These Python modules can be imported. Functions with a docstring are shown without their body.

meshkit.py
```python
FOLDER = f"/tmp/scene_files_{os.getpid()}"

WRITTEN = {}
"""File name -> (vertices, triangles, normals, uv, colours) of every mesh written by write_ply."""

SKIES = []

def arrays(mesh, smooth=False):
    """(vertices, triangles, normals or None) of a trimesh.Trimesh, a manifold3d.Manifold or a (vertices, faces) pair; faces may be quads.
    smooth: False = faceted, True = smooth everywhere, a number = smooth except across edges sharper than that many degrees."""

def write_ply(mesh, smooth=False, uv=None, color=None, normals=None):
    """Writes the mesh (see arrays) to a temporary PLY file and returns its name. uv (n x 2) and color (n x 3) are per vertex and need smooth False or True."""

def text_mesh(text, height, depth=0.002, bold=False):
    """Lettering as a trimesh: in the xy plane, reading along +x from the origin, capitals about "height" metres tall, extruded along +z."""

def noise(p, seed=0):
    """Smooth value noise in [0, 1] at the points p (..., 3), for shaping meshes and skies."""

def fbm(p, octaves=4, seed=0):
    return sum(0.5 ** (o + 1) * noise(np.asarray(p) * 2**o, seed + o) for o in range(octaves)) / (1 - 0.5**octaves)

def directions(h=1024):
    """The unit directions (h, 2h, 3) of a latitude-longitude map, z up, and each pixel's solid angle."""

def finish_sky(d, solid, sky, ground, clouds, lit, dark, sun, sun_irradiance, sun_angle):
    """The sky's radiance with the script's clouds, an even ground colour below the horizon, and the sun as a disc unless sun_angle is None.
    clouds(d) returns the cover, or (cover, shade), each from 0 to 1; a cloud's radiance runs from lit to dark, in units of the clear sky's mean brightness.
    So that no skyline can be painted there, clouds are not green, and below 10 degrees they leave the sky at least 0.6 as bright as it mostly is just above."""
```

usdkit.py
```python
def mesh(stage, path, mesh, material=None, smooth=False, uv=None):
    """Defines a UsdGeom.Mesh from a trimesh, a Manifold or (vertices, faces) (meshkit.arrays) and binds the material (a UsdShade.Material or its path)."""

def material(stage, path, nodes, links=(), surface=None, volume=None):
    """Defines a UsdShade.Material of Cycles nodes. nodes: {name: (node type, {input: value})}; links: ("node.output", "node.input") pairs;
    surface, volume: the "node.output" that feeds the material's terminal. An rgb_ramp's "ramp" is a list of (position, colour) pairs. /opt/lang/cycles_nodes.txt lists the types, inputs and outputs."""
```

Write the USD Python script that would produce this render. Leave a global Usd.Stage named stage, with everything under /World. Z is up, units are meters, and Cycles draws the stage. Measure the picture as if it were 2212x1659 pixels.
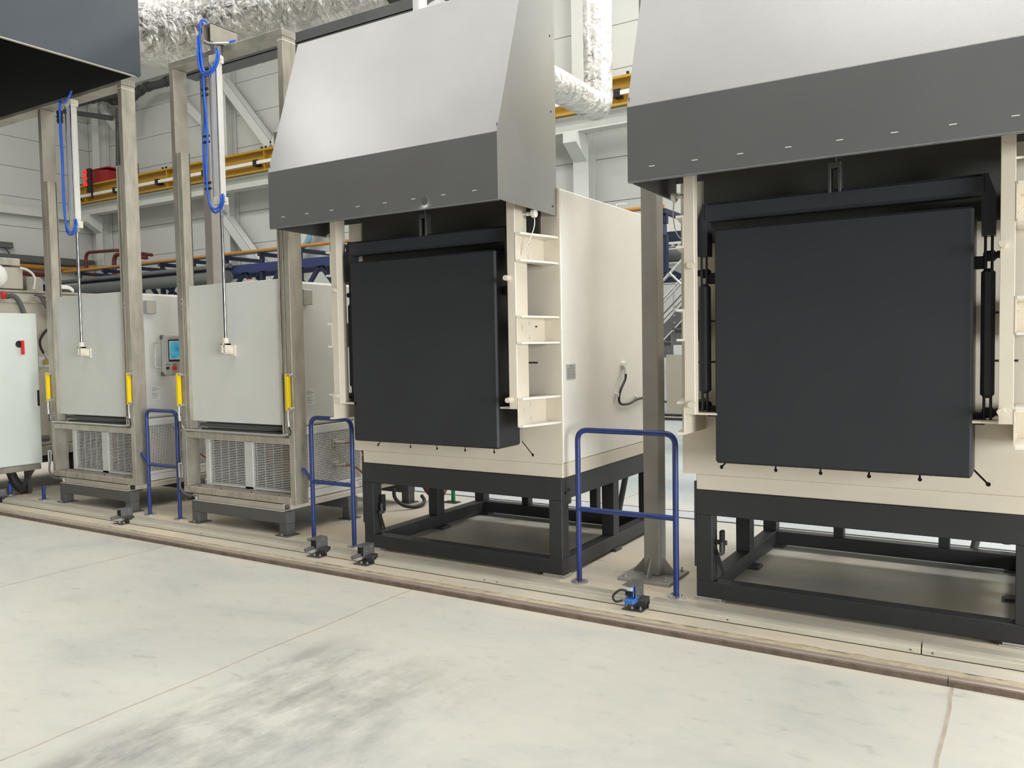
import math, random
import numpy as np, trimesh
import shapely.geometry as sg
import usdkit, meshkit
from pxr import Usd, UsdGeom, UsdLux, Gf, Sdf, UsdShade

stage = Usd.Stage.CreateInMemory()
UsdGeom.SetStageUpAxis(stage, 'Z'); UsdGeom.SetStageMetersPerUnit(stage, 1.0)
UsdGeom.Xform.Define(stage, '/World')
rnd = random.Random(7)

# ------------------------------------------------------------------ camera
W_PX, F_PX = 2212.0, 1771.466
YAW, PITCH, ROLL = 0.5556989, -0.04745141, -0.01752236
fw = np.array([-math.sin(YAW)*math.cos(PITCH), math.cos(YAW)*math.cos(PITCH), math.sin(PITCH)])
r0 = np.cross(fw, [0, 0, 1.0]); r0 /= np.linalg.norm(r0); u0 = np.cross(r0, fw)
rt = math.cos(ROLL)*r0 + math.sin(ROLL)*u0
up = -math.sin(ROLL)*r0 + math.cos(ROLL)*u0
cam = UsdGeom.Camera.Define(stage, '/World/camera')
cam.CreateHorizontalApertureAttr(36.0); cam.CreateFocalLengthAttr(36.0*F_PX/W_PX)
cam.CreateExposureAttr(0.0)
cam.AddTransformOp().Set(Gf.Matrix4d(*rt, 0, *up, 0, *(-fw), 0, 0, 0, 1.6, 1))

# ------------------------------------------------------------------ light: added strips under the roof and an added side light
HALL_X0, HALL_X1, HALL_Y0, HALL_Y1, HALL_Z = -29.5, 14.0, -12.0, 18.0, 13.0
# added area lights under the roof, unseen, power fitted strip by strip
STRIPS = [(-19, -6.5, 5), (-19, -1.5, 11), (-9, -1.5, 2), (2, -1.5, 3), (-19, 3.0, 1), (-9, 3.0, 5.5), (2, 3.0, 17), (-19, 8.5, 16), (-9, 8.5, 4), (2, 8.5, 4), (-9, 14.5, 5), (2, 14.5, 26)]
STRIP_Z, STRIP_GAIN = 12.6, 1.02
for i, (x, y, power) in enumerate(STRIPS):
    l = UsdLux.RectLight.Define(stage, '/World/added_strip_light_%03d' % i)
    l.CreateWidthAttr(10.5); l.CreateHeightAttr(1.6)
    l.CreateIntensityAttr(power*STRIP_GAIN); l.CreateColorAttr(Gf.Vec3f(1.0, 0.98, 0.955))
    l.AddTranslateOp().Set(Gf.Vec3d(x, y, STRIP_Z))
# added area light before the closed right-hand wall, brightens the furnace sides
l = UsdLux.RectLight.Define(stage, '/World/added_side_light'); l.CreateWidthAttr(4.5); l.CreateHeightAttr(8.0)
l.CreateIntensityAttr(26.0); l.CreateColorAttr(Gf.Vec3f(0.94, 0.98, 1.0)); l.AddTranslateOp().Set(Gf.Vec3d(13.8, -4, 2.5)); l.AddRotateYOp().Set(90)
dome = UsdLux.DomeLight.Define(stage, '/World/sky')
dome.CreateIntensityAttr(0.3); dome.CreateColorAttr(Gf.Vec3f(0.8, 0.9, 1.0))

# ------------------------------------------------------------------ materials
GEO = {"g": ("geometry", {})}
MATS = {}

def mat(name, nodes, links, surface):
    MATS[name] = usdkit.material(stage, '/World/Looks/' + name, nodes, links, surface=surface)
    return MATS[name]

def paint(name, color, rough=0.45, metallic=0.0, vary=0.06, scale=3.0, bump=0.0, bscale=60.0, spec=0.5, stretch=(1, 1, 1), color2=None, coat=0.0):
    c = np.array(color, float)
    lo = np.clip(c*(1-vary), 0, 1) if color2 is None else np.array(color2, float)
    hi = np.clip(c*(1+vary), 0, 1) if color2 is None else c
    n = {"g": ("geometry", {}), "m": ("mapping", {"mapping_type": "point", "scale": stretch}),
         "n": ("noise_texture", {"scale": scale, "detail": 5.0, "roughness": 0.6}),
         "r": ("rgb_ramp", {"ramp": [(0.3, tuple(lo)), (0.7, tuple(hi))]}),
         "p": ("principled_bsdf", {"roughness": rough, "metallic": metallic, "specular_ior_level": spec, "coat_weight": coat})}
    l = [("g.position", "m.vector"), ("m.vector", "n.vector"), ("n.fac", "r.fac"), ("r.color", "p.base_color")]
    if bump:
        n["n2"] = ("noise_texture", {"scale": bscale, "detail": 3.0})
        n["b"] = ("bump", {"strength": bump, "distance": 0.01})
        l += [("m.vector", "n2.vector"), ("n2.fac", "b.height"), ("b.normal", "p.normal")]
    return mat(name, n, l, "p.BSDF")

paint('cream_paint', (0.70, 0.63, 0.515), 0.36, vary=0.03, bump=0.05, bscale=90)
paint('cream_lit', (0.83, 0.79, 0.71), 0.30, vary=0.03, bump=0.04, bscale=40)  # lighter copy of the cream, bright side reflections put into its colour
paint('door_grey', (0.66, 0.665, 0.62), 0.42, vary=0.03, bump=0.04, bscale=90)
paint('cabinet_grey', (0.68, 0.72, 0.67), 0.36, vary=0.03, bump=0.04, bscale=90)
paint('body_grey', (0.66, 0.65, 0.61), 0.30, vary=0.03, bump=0.04, bscale=40)
paint('channel_cream', (0.64, 0.59, 0.50), 0.5, vary=0.08, scale=6)
paint('charcoal_paint', (0.032, 0.0325, 0.034), 0.5, spec=0.4, vary=0.10, scale=4, bump=0.05, bscale=120)
paint('stool_grey', (0.105, 0.105, 0.10), 0.5, vary=0.08, scale=5)
paint('door_charcoal', (0.027, 0.0285, 0.032), 0.5, spec=0.35, vary=0.06, scale=2, bump=0.05, bscale=120)
paint('yoke_charcoal', (0.028, 0.030, 0.036), 0.45, vary=0.08)
paint('panel_olive', (0.060, 0.058, 0.048), 0.6, vary=0.1)
paint('black_matt', (0.012, 0.012, 0.013), 0.7, vary=0.05)
paint('black_rubber', (0.02, 0.02, 0.02), 0.55, vary=0.1)
paint('hose_grey', (0.10, 0.10, 0.10), 0.6, vary=0.1)
paint('hood_grey', (0.47, 0.47, 0.465), 0.34, metallic=0.93, vary=0.035, scale=2.2, bump=0.02, bscale=140)
paint('hood_dark', (0.045, 0.056, 0.068), 0.45, metallic=0.1, vary=0.05, scale=2.2)
paint('hood_inside', (0.07, 0.07, 0.07), 0.6, vary=0.1)
paint('raw_steel', (0.50, 0.46, 0.39), 0.42, metallic=0.55, color2=(0.30, 0.275, 0.235), scale=5.0, stretch=(1, 1, 0.5), bump=0.06, bscale=30)
paint('raw_steel_light', (0.56, 0.51, 0.43), 0.40, metallic=0.5, color2=(0.36, 0.33, 0.27), scale=7.0, stretch=(2, 2, 0.5), bump=0.06, bscale=30)
paint('pillar_grey', (0.34, 0.315, 0.285), 0.5, metallic=0.25, vary=0.10, scale=3.0, bump=0.05)
paint('zinc', (0.58, 0.58, 0.56), 0.38, metallic=0.8, vary=0.10, scale=20)
paint('dark_steel', (0.10, 0.098, 0.095), 0.45, metallic=0.5, vary=0.15, scale=10)
paint('cover_steel', (0.20, 0.20, 0.205), 0.42, metallic=0.5, vary=0.12, scale=10)
paint('trunking_paint', (0.58, 0.545, 0.45), 0.42, vary=0.10, scale=5, stretch=(0.4, 2, 2))
paint('trunking_lid', (0.56, 0.52, 0.43), 0.36, vary=0.10, scale=5, stretch=(0.4, 2, 2), metallic=0.2)
paint('aluminium', (0.84, 0.82, 0.78), 0.35, metallic=0.35, vary=0.04)
paint('cylinder_cream', (0.74, 0.68, 0.57), 0.4, vary=0.04)
paint('rod_steel', (0.42, 0.42, 0.43), 0.25, metallic=1.0, vary=0.05)
paint('chrome', (0.80, 0.80, 0.82), 0.10, metallic=1.0, vary=0.02)
paint('blue_hose', (0.03, 0.13, 0.62), 0.3, vary=0.08, scale=10)
paint('gate_blue', (0.019, 0.040, 0.175), 0.33, vary=0.12, scale=14, coat=0.2)
paint('stub_blue', (0.045, 0.11, 0.46), 0.4, vary=0.1, scale=14)
paint('truss_blue', (0.010, 0.016, 0.048), 0.5, vary=0.12)
paint('beam_blue', (0.018, 0.030, 0.115), 0.45, vary=0.12)
paint('crane_yellow', (0.46, 0.265, 0.025), 0.42, vary=0.08)
paint('safety_yellow', (0.93, 0.66, 0.0), 0.35, vary=0.04)
paint('gas_orange', (0.40, 0.18, 0.035), 0.45, vary=0.08)
paint('oxide_red', (0.13, 0.022, 0.018), 0.5, vary=0.12)
paint('crane_red', (0.34, 0.012, 0.012), 0.45, vary=0.1)
paint('pipe_cyan', (0.13, 0.33, 0.43), 0.4, vary=0.06)
paint('pipe_grey', (0.105, 0.11, 0.105), 0.5, vary=0.1)
paint('drain_grey', (0.055, 0.055, 0.055), 0.5, vary=0.1)
paint('white_steel', (0.62, 0.63, 0.59), 0.5, vary=0.03)
paint('white_plastic', (0.78, 0.76, 0.70), 0.4, vary=0.03)
paint('copper_hose', (0.36, 0.15, 0.08), 0.45, vary=0.2, scale=12)
paint('brass', (0.62, 0.45, 0.16), 0.3, metallic=0.9, vary=0.1)
paint('red_plastic', (0.70, 0.03, 0.025), 0.35, vary=0.05)
paint('lamp_pink', (0.62, 0.33, 0.30), 0.4, vary=0.2, scale=30)
paint('green_plastic', (0.02, 0.25, 0.08), 0.35, vary=0.05)
paint('switch_blue', (0.05, 0.17, 0.55), 0.4, vary=0.1)
paint('plate_silver', (0.46, 0.45, 0.42), 0.4, metallic=0.3, vary=0.05)
paint('plate_white', (0.72, 0.72, 0.70), 0.4, vary=0.03)
paint('print_grey', (0.16, 0.16, 0.16), 0.6, vary=0.05)
paint('wall_panel', (0.60, 0.61, 0.575), 0.5, vary=0.025, scale=0.6)
paint('wall_joint', (0.30, 0.30, 0.27), 0.7, vary=0.05)
paint('wall_plain', (0.045, 0.045, 0.05), 0.6, vary=0.05, scale=0.4)
paint('ceiling_white', (0.70, 0.69, 0.66), 0.7, vary=0.03, scale=0.4)
paint('stair_dark', (0.11, 0.11, 0.11), 0.45, vary=0.15, metallic=0.3)
paint('coil_red', (0.30, 0.10, 0.06), 0.5, vary=0.4, scale=9)
paint('coil_green', (0.06, 0.14, 0.10), 0.5, vary=0.4, scale=9)
paint('machine_beige', (0.47, 0.43, 0.36), 0.45, vary=0.05, metallic=0.15)
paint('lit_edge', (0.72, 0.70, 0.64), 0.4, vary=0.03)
paint('curb_rust', (0.20, 0.145, 0.11), 0.6, metallic=0.2, color2=(0.115, 0.085, 0.065), scale=14, bump=0.3, bscale=60)
paint('curb_top', (0.52, 0.44, 0.38), 0.35, metallic=0.4, color2=(0.33, 0.275, 0.235), scale=9, stretch=(0.3, 2, 1))
paint('grout', (0.56, 0.47, 0.33), 0.85, color2=(0.40, 0.335, 0.23), scale=22, bump=0.6, bscale=45)
paint('joint_fill', (0.47, 0.395, 0.32), 0.8, color2=(0.34, 0.28, 0.225), scale=8)
paint('trench_grey', (0.50, 0.53, 0.55), 0.5, vary=0.05)
paint('foil_tape', (0.03, 0.035, 0.03), 0.55, vary=0.1)
mat('traffic_red', {"e": ("emission", {"color": (1.0, 0.03, 0.02), "strength": 1.3})}, [], "e.emission")
mat('screen', {"g": ("geometry", {}), "n": ("noise_texture", {"scale": 14.0}), "r": ("rgb_ramp", {"ramp": [(0.3, (0.03, 0.17, 0.30)), (0.7, (0.06, 0.30, 0.38))]}), "e": ("emission", {"strength": 1.1})},
    [("g.position", "n.vector"), ("n.fac", "r.fac"), ("r.color", "e.color")], "e.emission")
# silver foil insulation: crinkled metal
mat('foil', {"g": ("geometry", {}), "n": ("noise_texture", {"scale": 9.0, "detail": 6.0, "roughness": 0.65, "distortion": 1.2}), "v": ("voronoi_texture", {"scale": 7.0, "feature": "distance_to_edge"}),
             "w": ("math", {"math_type": "multiply_add", "value2": 0.5}), "b": ("bump", {"strength": 0.85, "distance": 0.05}),
             "p": ("principled_bsdf", {"base_color": (0.80, 0.78, 0.75), "metallic": 1.0, "roughness": 0.22})},
    [("g.position", "n.vector"), ("g.position", "v.vector"), ("v.distance", "w.value1"), ("n.fac", "w.value3"), ("w.value", "b.height"), ("b.normal", "p.normal")], "p.BSDF")
# concrete floor: pale worn slab, sandy dust along the track, grey smears by the joint
mat('concrete', {
    "g": ("geometry", {}), "s": ("separate_xyz", {}),
    "m1": ("mapping", {"mapping_type": "point", "scale": (0.55, 0.9, 1)}), "n1": ("noise_texture", {"scale": 0.9, "detail": 7.0, "roughness": 0.6, "distortion": 0.5}),
    "r1": ("rgb_ramp", {"ramp": [(0.30, (0.42, 0.43, 0.415)), (0.50, (0.55, 0.54, 0.49)), (0.70, (0.60, 0.575, 0.50))]}),
    "m2": ("mapping", {"mapping_type": "point", "scale": (3.0, 6.0, 1)}), "n2": ("noise_texture", {"scale": 2.2, "detail": 9.0, "roughness": 0.75, "distortion": 0.4}),
    "r2": ("rgb_ramp", {"ramp": [(0.28, (0.62, 0.63, 0.65)), (0.42, (0.95, 0.95, 0.95)), (0.75, (1.03, 1.02, 1.0))]}),
    "mul": ("mix_color", {"blend_type": "multiply", "fac": 0.75}),
    # sandy dust y 4.2 .. 5
    "y1": ("map_range", {"range_type": "smoothstep", "from_min": 4.0, "from_max": 4.35, "clamp": True}), "y2": ("map_range", {"range_type": "smoothstep", "from_min": 7.2, "from_max": 5.2, "clamp": True}),
    "yy": ("math", {"math_type": "multiply"}), "n3": ("noise_texture", {"scale": 1.3, "detail": 4.0}), "yr": ("map_range", {"from_min": 0.3, "from_max": 0.65, "to_min": 0.15, "to_max": 0.95, "clamp": True}), "y3": ("math", {"math_type": "multiply"}),
    "dust": ("mix_color", {"blend_type": "mix", "b": (0.76, 0.65, 0.49)}),
    # smears right of the cut joint
    "x1": ("map_range", {"range_type": "smoothstep", "from_min": -3.33, "from_max": -3.12, "clamp": True}), "x2": ("map_range", {"range_type": "smoothstep", "from_min": -1.7, "from_max": -2.7, "clamp": True}),
    "y4": ("map_range", {"range_type": "smoothstep", "from_min": 3.45, "from_max": 2.9, "clamp": True}),
    "q1": ("math", {"math_type": "multiply"}), "q2": ("math", {"math_type": "multiply"}), "m4": ("mapping", {"mapping_type": "point", "scale": (1.6, 0.7, 1)}), "n4": ("noise_texture", {"scale": 1.7, "detail": 8.0, "roughness": 0.7}),
    "nr": ("map_range", {"from_min": 0.42, "from_max": 0.60, "to_min": 0.0, "to_max": 0.85, "clamp": True}), "q3": ("math", {"math_type": "multiply"}),
    "smear": ("mix_color", {"blend_type": "multiply", "b": (0.50, 0.50, 0.52)}),
    # loose footprints and scuffs
    "m5": ("mapping", {"mapping_type": "point", "scale": (1.0, 2.4, 1)}), "n5": ("noise_texture", {"scale": 3.2, "detail": 3.0, "roughness": 0.55}), "n5r": ("map_range", {"from_min": 0.66, "from_max": 0.76, "to_min": 0.0, "to_max": 0.55, "clamp": True}),
    "scuff": ("mix_color", {"blend_type": "multiply", "b": (0.66, 0.66, 0.67)}),
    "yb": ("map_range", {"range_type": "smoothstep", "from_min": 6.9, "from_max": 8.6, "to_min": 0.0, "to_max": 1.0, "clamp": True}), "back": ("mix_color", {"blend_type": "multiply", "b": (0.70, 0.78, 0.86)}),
    "nb": ("noise_texture", {"scale": 60.0, "detail": 4.0}), "b": ("bump", {"strength": 0.06, "distance": 0.01}),
    "p": ("principled_bsdf", {"roughness": 0.48, "specular_ior_level": 0.35})},
    [("g.position", "s.vector"), ("g.position", "m1.vector"), ("m1.vector", "n1.vector"), ("n1.fac", "r1.fac"), ("g.position", "m2.vector"), ("m2.vector", "n2.vector"), ("n2.fac", "r2.fac"),
     ("r1.color", "mul.a"), ("r2.color", "mul.b"), ("s.y", "y1.value"), ("s.y", "y2.value"), ("y1.result", "yy.value1"), ("y2.result", "yy.value2"), ("g.position", "n3.vector"), ("n3.fac", "yr.value"),
     ("yy.value", "y3.value1"), ("yr.result", "y3.value2"), ("mul.result", "dust.a"), ("y3.value", "dust.fac"),
     ("s.x", "x1.value"), ("s.x", "x2.value"), ("s.y", "y4.value"), ("x1.result", "q1.value1"), ("x2.result", "q1.value2"), ("q1.value", "q2.value1"), ("y4.result", "q2.value2"),
     ("g.position", "m4.vector"), ("m4.vector", "n4.vector"), ("n4.fac", "nr.value"), ("q2.value", "q3.value1"), ("nr.result", "q3.value2"), ("dust.result", "smear.a"), ("q3.value", "smear.fac"),
     ("g.position", "m5.vector"), ("m5.vector", "n5.vector"), ("n5.fac", "n5r.value"), ("smear.result", "scuff.a"), ("n5r.result", "scuff.fac"),
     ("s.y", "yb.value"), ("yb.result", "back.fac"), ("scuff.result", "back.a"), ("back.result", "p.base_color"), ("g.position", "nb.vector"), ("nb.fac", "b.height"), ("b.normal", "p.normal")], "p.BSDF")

# ------------------------------------------------------------------ helpers
USED = {}

def numbered(base):
    n = USED.get(base, 0); USED[base] = n + 1
    return base if n == 0 else '%s_%03d' % (base, n)

def data(prim, label=None, cat=None, group=None, kind=None):
    for k, v in (('label', label), ('category', cat), ('group', group), ('kind', kind)):
        if v: prim.SetCustomDataByKey(k, v)
    return prim

def thing(name, label=None, cat=None, group=None, kind=None):
    x = UsdGeom.Xform.Define(stage, numbered('/World/' + name))
    return data(x.GetPrim(), label, cat, group, kind)

def obj(name, mesh, m, parent=None, label=None, smooth=False, kind=None, cat=None, group=None):
    path = numbered((str(parent.GetPath()) if parent else '/World') + '/' + name)
    if isinstance(mesh, (list,)): mesh = trimesh.util.concatenate(mesh)
    g = usdkit.mesh(stage, path, mesh, MATS[m], smooth=smooth)
    return data(g.GetPrim(), label, cat, group, kind)

def bx(x0, x1, y0, y1, z0, z1, b=0.003):
    lo = np.array([min(x0, x1), min(y0, y1), min(z0, z1)]); hi = np.array([max(x0, x1), max(y0, y1), max(z0, z1)])
    b = min(b, 0.45*float((hi-lo).min()))
    if b <= 0:
        m = trimesh.creation.box(hi-lo); m.apply_translation((lo+hi)/2); return m
    pts = []
    for sx in (0, 1):
        for sy in (0, 1):
            for sz in (0, 1):
                c = np.where([sx, sy, sz], hi, lo); s = np.where([sx, sy, sz], -1, 1)
                for k in range(3):
                    p = c + s*b; p[k] = c[k]; pts.append(p)
    return trimesh.convex.convex_hull(np.array(pts))

def hull(pts): return trimesh.convex.convex_hull(np.array(pts, float))

def bar(a, b, w, h, upv=(0, 0, 1)):
    """rectangular bar from a to b: w across, h along upv"""
    a, b = np.array(a, float), np.array(b, float); d = b-a; L = np.linalg.norm(d); d /= L
    u = np.array(upv, float); s = np.cross(d, u); s /= np.linalg.norm(s); u = np.cross(s, d)
    m = trimesh.creation.box((L, w, h)); T = np.eye(4); T[:3, 0] = d; T[:3, 1] = s if False else np.cross(u, d); T[:3, 2] = u; T[:3, 3] = (a+b)/2
    m.apply_transform(T); return m

def cyl(a, b, r, n=20, r2=None):
    a, b = np.array(a, float), np.array(b, float)
    return tube([a, b], [r, r if r2 is None else r2], n)

def tube(pts, r, n=10, cap=True):
    p = np.array(pts, float); N = len(p)
    rr = np.broadcast_to(np.array(r, float), (N,))
    t = np.gradient(p, axis=0) if N > 2 else np.array([p[1]-p[0]]*2)
    t /= np.linalg.norm(t, axis=1, keepdims=True) + 1e-12
    ref = np.array([0, 0, 1.0]) if abs(t[0, 2]) < 0.9 else np.array([1.0, 0, 0])
    a = np.cross(t[0], ref); a /= np.linalg.norm(a); V = []
    for i in range(N):
        a = a - t[i]*np.dot(a, t[i]); a /= np.linalg.norm(a); b = np.cross(t[i], a)
        ang = np.arange(n)*2*np.pi/n
        V.append(p[i] + rr[i]*(np.cos(ang)[:, None]*a + np.sin(ang)[:, None]*b))
    V = np.vstack(V); F = []
    for i in range(N-1):
        for j in range(n):
            k = (j+1) % n; q = [i*n+j, i*n+k, (i+1)*n+k, (i+1)*n+j]
            F += [[q[0], q[1], q[2]], [q[0], q[2], q[3]]]
    if cap:
        c0, c1 = len(V), len(V)+1; V = np.vstack([V, p[0], p[-1]])
        for j in range(n):
            k = (j+1) % n
            F += [[c0, k, j], [c1, (N-1)*n+j, (N-1)*n+k]]
    return trimesh.Trimesh(V, np.array(F), process=False)

def spline(pts, per=8):
    p = np.array(pts, float)
    P = np.vstack([2*p[0]-p[1], p, 2*p[-1]-p[-2]]); out = []
    for i in range(1, len(P)-2):
        for t in np.linspace(0, 1, per, endpoint=False):
            a, b, c, d = P[i-1], P[i], P[i+1], P[i+2]
            out.append(0.5*((2*b)+(-a+c)*t+(2*a-5*b+4*c-d)*t*t+(-a+3*b-3*c+d)*t**3))
    out.append(p[-1]); return np.array(out)

def round_path(pts, r, n=6):
    """polyline with its corners rounded"""
    p = [np.array(q, float) for q in pts]; out = [p[0]]
    for i in range(1, len(p)-1):
        a, b, c = p[i-1], p[i], p[i+1]
        d1 = (a-b)/np.linalg.norm(a-b); d2 = (c-b)/np.linalg.norm(c-b)
        rr = min(r, 0.49*np.linalg.norm(a-b), 0.49*np.linalg.norm(c-b))
        for t in np.linspace(0, 1, n+1):
            out.append((1-t)**2*(b+d1*rr)+2*t*(1-t)*b+t*t*(b+d2*rr))
    out.append(p[-1]); return np.array(out)

def prism(poly, axis, lo, hi):
    """polygon (shapely or points) extruded. axis 'x': points are (y,z); 'y': (x,z); 'z': (x,y)"""
    g = poly if hasattr(poly, 'exterior') else sg.Polygon(poly)
    m = trimesh.creation.extrude_polygon(g, hi-lo, engine='earcut')
    v = m.vertices.copy(); a, b, c = v[:, 0], v[:, 1], v[:, 2]+lo
    if axis == 'z': nv = np.stack([a, b, c], 1); flip = False
    elif axis == 'x': nv = np.stack([c, a, b], 1); flip = False
    else: nv = np.stack([a, c, b], 1); flip = True
    f = m.faces[:, ::-1] if flip else m.faces
    return trimesh.Trimesh(nv, f, process=False)

def bolt(c, axis, r=0.012, h=0.012):
    c = np.array(c, float); axis = np.array(axis, float)
    return cyl(c, c+axis*h, r, 6)

# ================================================================== SETTING
fl = thing('floor', 'pale worn concrete hall floor with cut joints and grey smears', 'floor', kind='structure')
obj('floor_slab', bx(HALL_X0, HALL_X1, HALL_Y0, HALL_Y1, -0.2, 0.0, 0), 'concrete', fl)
for x, y0, y1, w in ((-3.40, -3.0, 4.17, 0.007), (-0.25, -3.0, 4.17, 0.014), (-5.95, -3.0, 4.17, 0.006), (-3.45, 7.45, 17.5, 0.012)):
    n = 60; ys = np.linspace(y0, y1, n); wob = np.array([0.004*math.sin(7*t+x)+0.002*math.sin(23*t) for t in ys])
    poly = np.vstack([np.stack([x+wob-w/2, ys], 1), np.stack([x+wob+w/2, ys], 1)[::-1]])
    obj('joint', prism(poly, 'z', 0.0002, 0.0016), 'joint_fill', fl, label='thin pinkish filled cut joint')
for y0, y1 in ((7.09, 7.38),):
    obj('trench_strip', bx(-20, 8, y0, y1, 0.0005, 0.004, 0.001), 'trench_grey', fl, label='bluish grey strip across the rear floor')
    for y in (y0, y1): obj('trench_edge', bx(-20, 8, y-0.008, y+0.008, 0.0005, 0.006, 0.001), 'drain_grey', fl, label='dark edge line of the strip')

obj('ceiling', bx(HALL_X0, HALL_X1, HALL_Y0, HALL_Y1, HALL_Z, HALL_Z+0.2, 0), 'ceiling_white', label='white hall ceiling', cat='ceiling', kind='structure')
obj('wall_front', bx(HALL_X0-0.2, HALL_X1+0.2, HALL_Y0-0.2, HALL_Y0, 0, HALL_Z, 0), 'wall_plain', label='grey hall wall behind the viewer', cat='wall', kind='structure')
obj('wall_right', bx(HALL_X1, HALL_X1+0.2, HALL_Y0, HALL_Y1, 0, HALL_Z, 0), 'wall_panel', label='grey hall wall at the right end', cat='wall', kind='structure')
wb = thing('wall_back', 'pale grey back wall of wide horizontal sandwich panels', 'wall', kind='structure')
obj('wall_core', bx(HALL_X0-0.2, HALL_X1+0.2, 18.06, 18.3, 0, HALL_Z, 0), 'wall_joint', wb)
wl = thing('wall_left', 'pale grey end wall of wide horizontal sandwich panels', 'wall', kind='structure')
obj('wall_core', bx(-29.8, -29.56, HALL_Y0, 18.06, 0, HALL_Z, 0), 'wall_joint', wl)
SEAM = 4.97; PITCH_Z = 1.02
zs = [0.0] + [SEAM+PITCH_Z*k for k in range(-4, 9) if 0.2 < SEAM+PITCH_Z*k < HALL_Z] + [HALL_Z]
xs = [-29.5, -21.55, -15.2, -8.9, -2.5, 3.9, 14.0]
for i in range(len(zs)-1):
    for j in range(len(xs)-1):
        obj('wall_panel', bx(xs[j]+0.006, xs[j+1]-0.006, 18.0, 18.06, zs[i]+0.006, zs[i+1]-0.006, 0.004), 'wall_panel', wb)
    obj('wall_panel', bx(-29.56, -29.5, 11.0, 18.0, zs[i]+0.006, zs[i+1]-0.006, 0.004), 'wall_panel', wl)
    obj('wall_panel', bx(-29.56, -29.5, HALL_Y0, 10.98, zs[i]+0.006, zs[i+1]-0.006, 0.004), 'wall_panel', wl)

# structural steel of the hall
def column(x, label, y=17.78):
    t = thing('wall_column', label, 'column')
    obj('column_shaft', [bx(x-0.2, x+0.2, y-0.2, y-0.18, 0, 12.9), bx(x-0.2, x+0.2, y+0.18, y+0.2, 0, 12.9), bx(x-0.012, x+0.012, y-0.18, y+0.18, 0, 12.9)], 'white_steel', t)
    obj('corbel', hull([(x+sx*0.17, yy, z) for sx in (-1, 1) for yy, z in ((y-0.2, 5.9), (y-0.2, 6.5), (y-0.75, 6.5), (y-0.75, 6.25))]), 'white_steel', t)
    obj('base_plate', bx(x-0.3, x+0.3, y-0.21, y+0.21, 0, 0.03), 'white_steel', t)
for x, lab in ((-28.4, 'white steel wall column in the far left corner'), (-21.55, 'white steel wall column left of the crossed braces'), (-8.9, 'white steel wall column behind the vertical foil duct'), (-2.5, 'white steel wall column hidden behind the right furnace')):
    column(x, lab)
g = thing('wall_girt', 'long white horizontal girt along the end wall', 'beam')
obj('web', bx(-29.5, -29.32, 8, 17.5, 6.42, 6.62), 'white_steel', g)
obj('lip', bx(-29.32, -29.28, 8, 17.5, 6.38, 6.66), 'white_steel', g)
g = thing('runway_girder', 'white girder carrying the yellow crane rail along the back wall', 'beam')
obj('web', bx(-29.2, 13, 17.28, 17.30, 6.52, 6.84), 'white_steel', g)
obj('flange', bx(-29.2, 13, 17.12, 17.46, 6.84, 6.87), 'white_steel', g); obj('flange', bx(-29.2, 13, 17.12, 17.46, 6.50, 6.53), 'white_steel', g)
g = thing('crane_beam', 'long yellow crane beam with white conductor bars along back wall', 'crane beam')
obj('beam_web', bx(-28.9, 13, 17.2, 17.24, 6.9, 7.5), 'crane_yellow', g)
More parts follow.
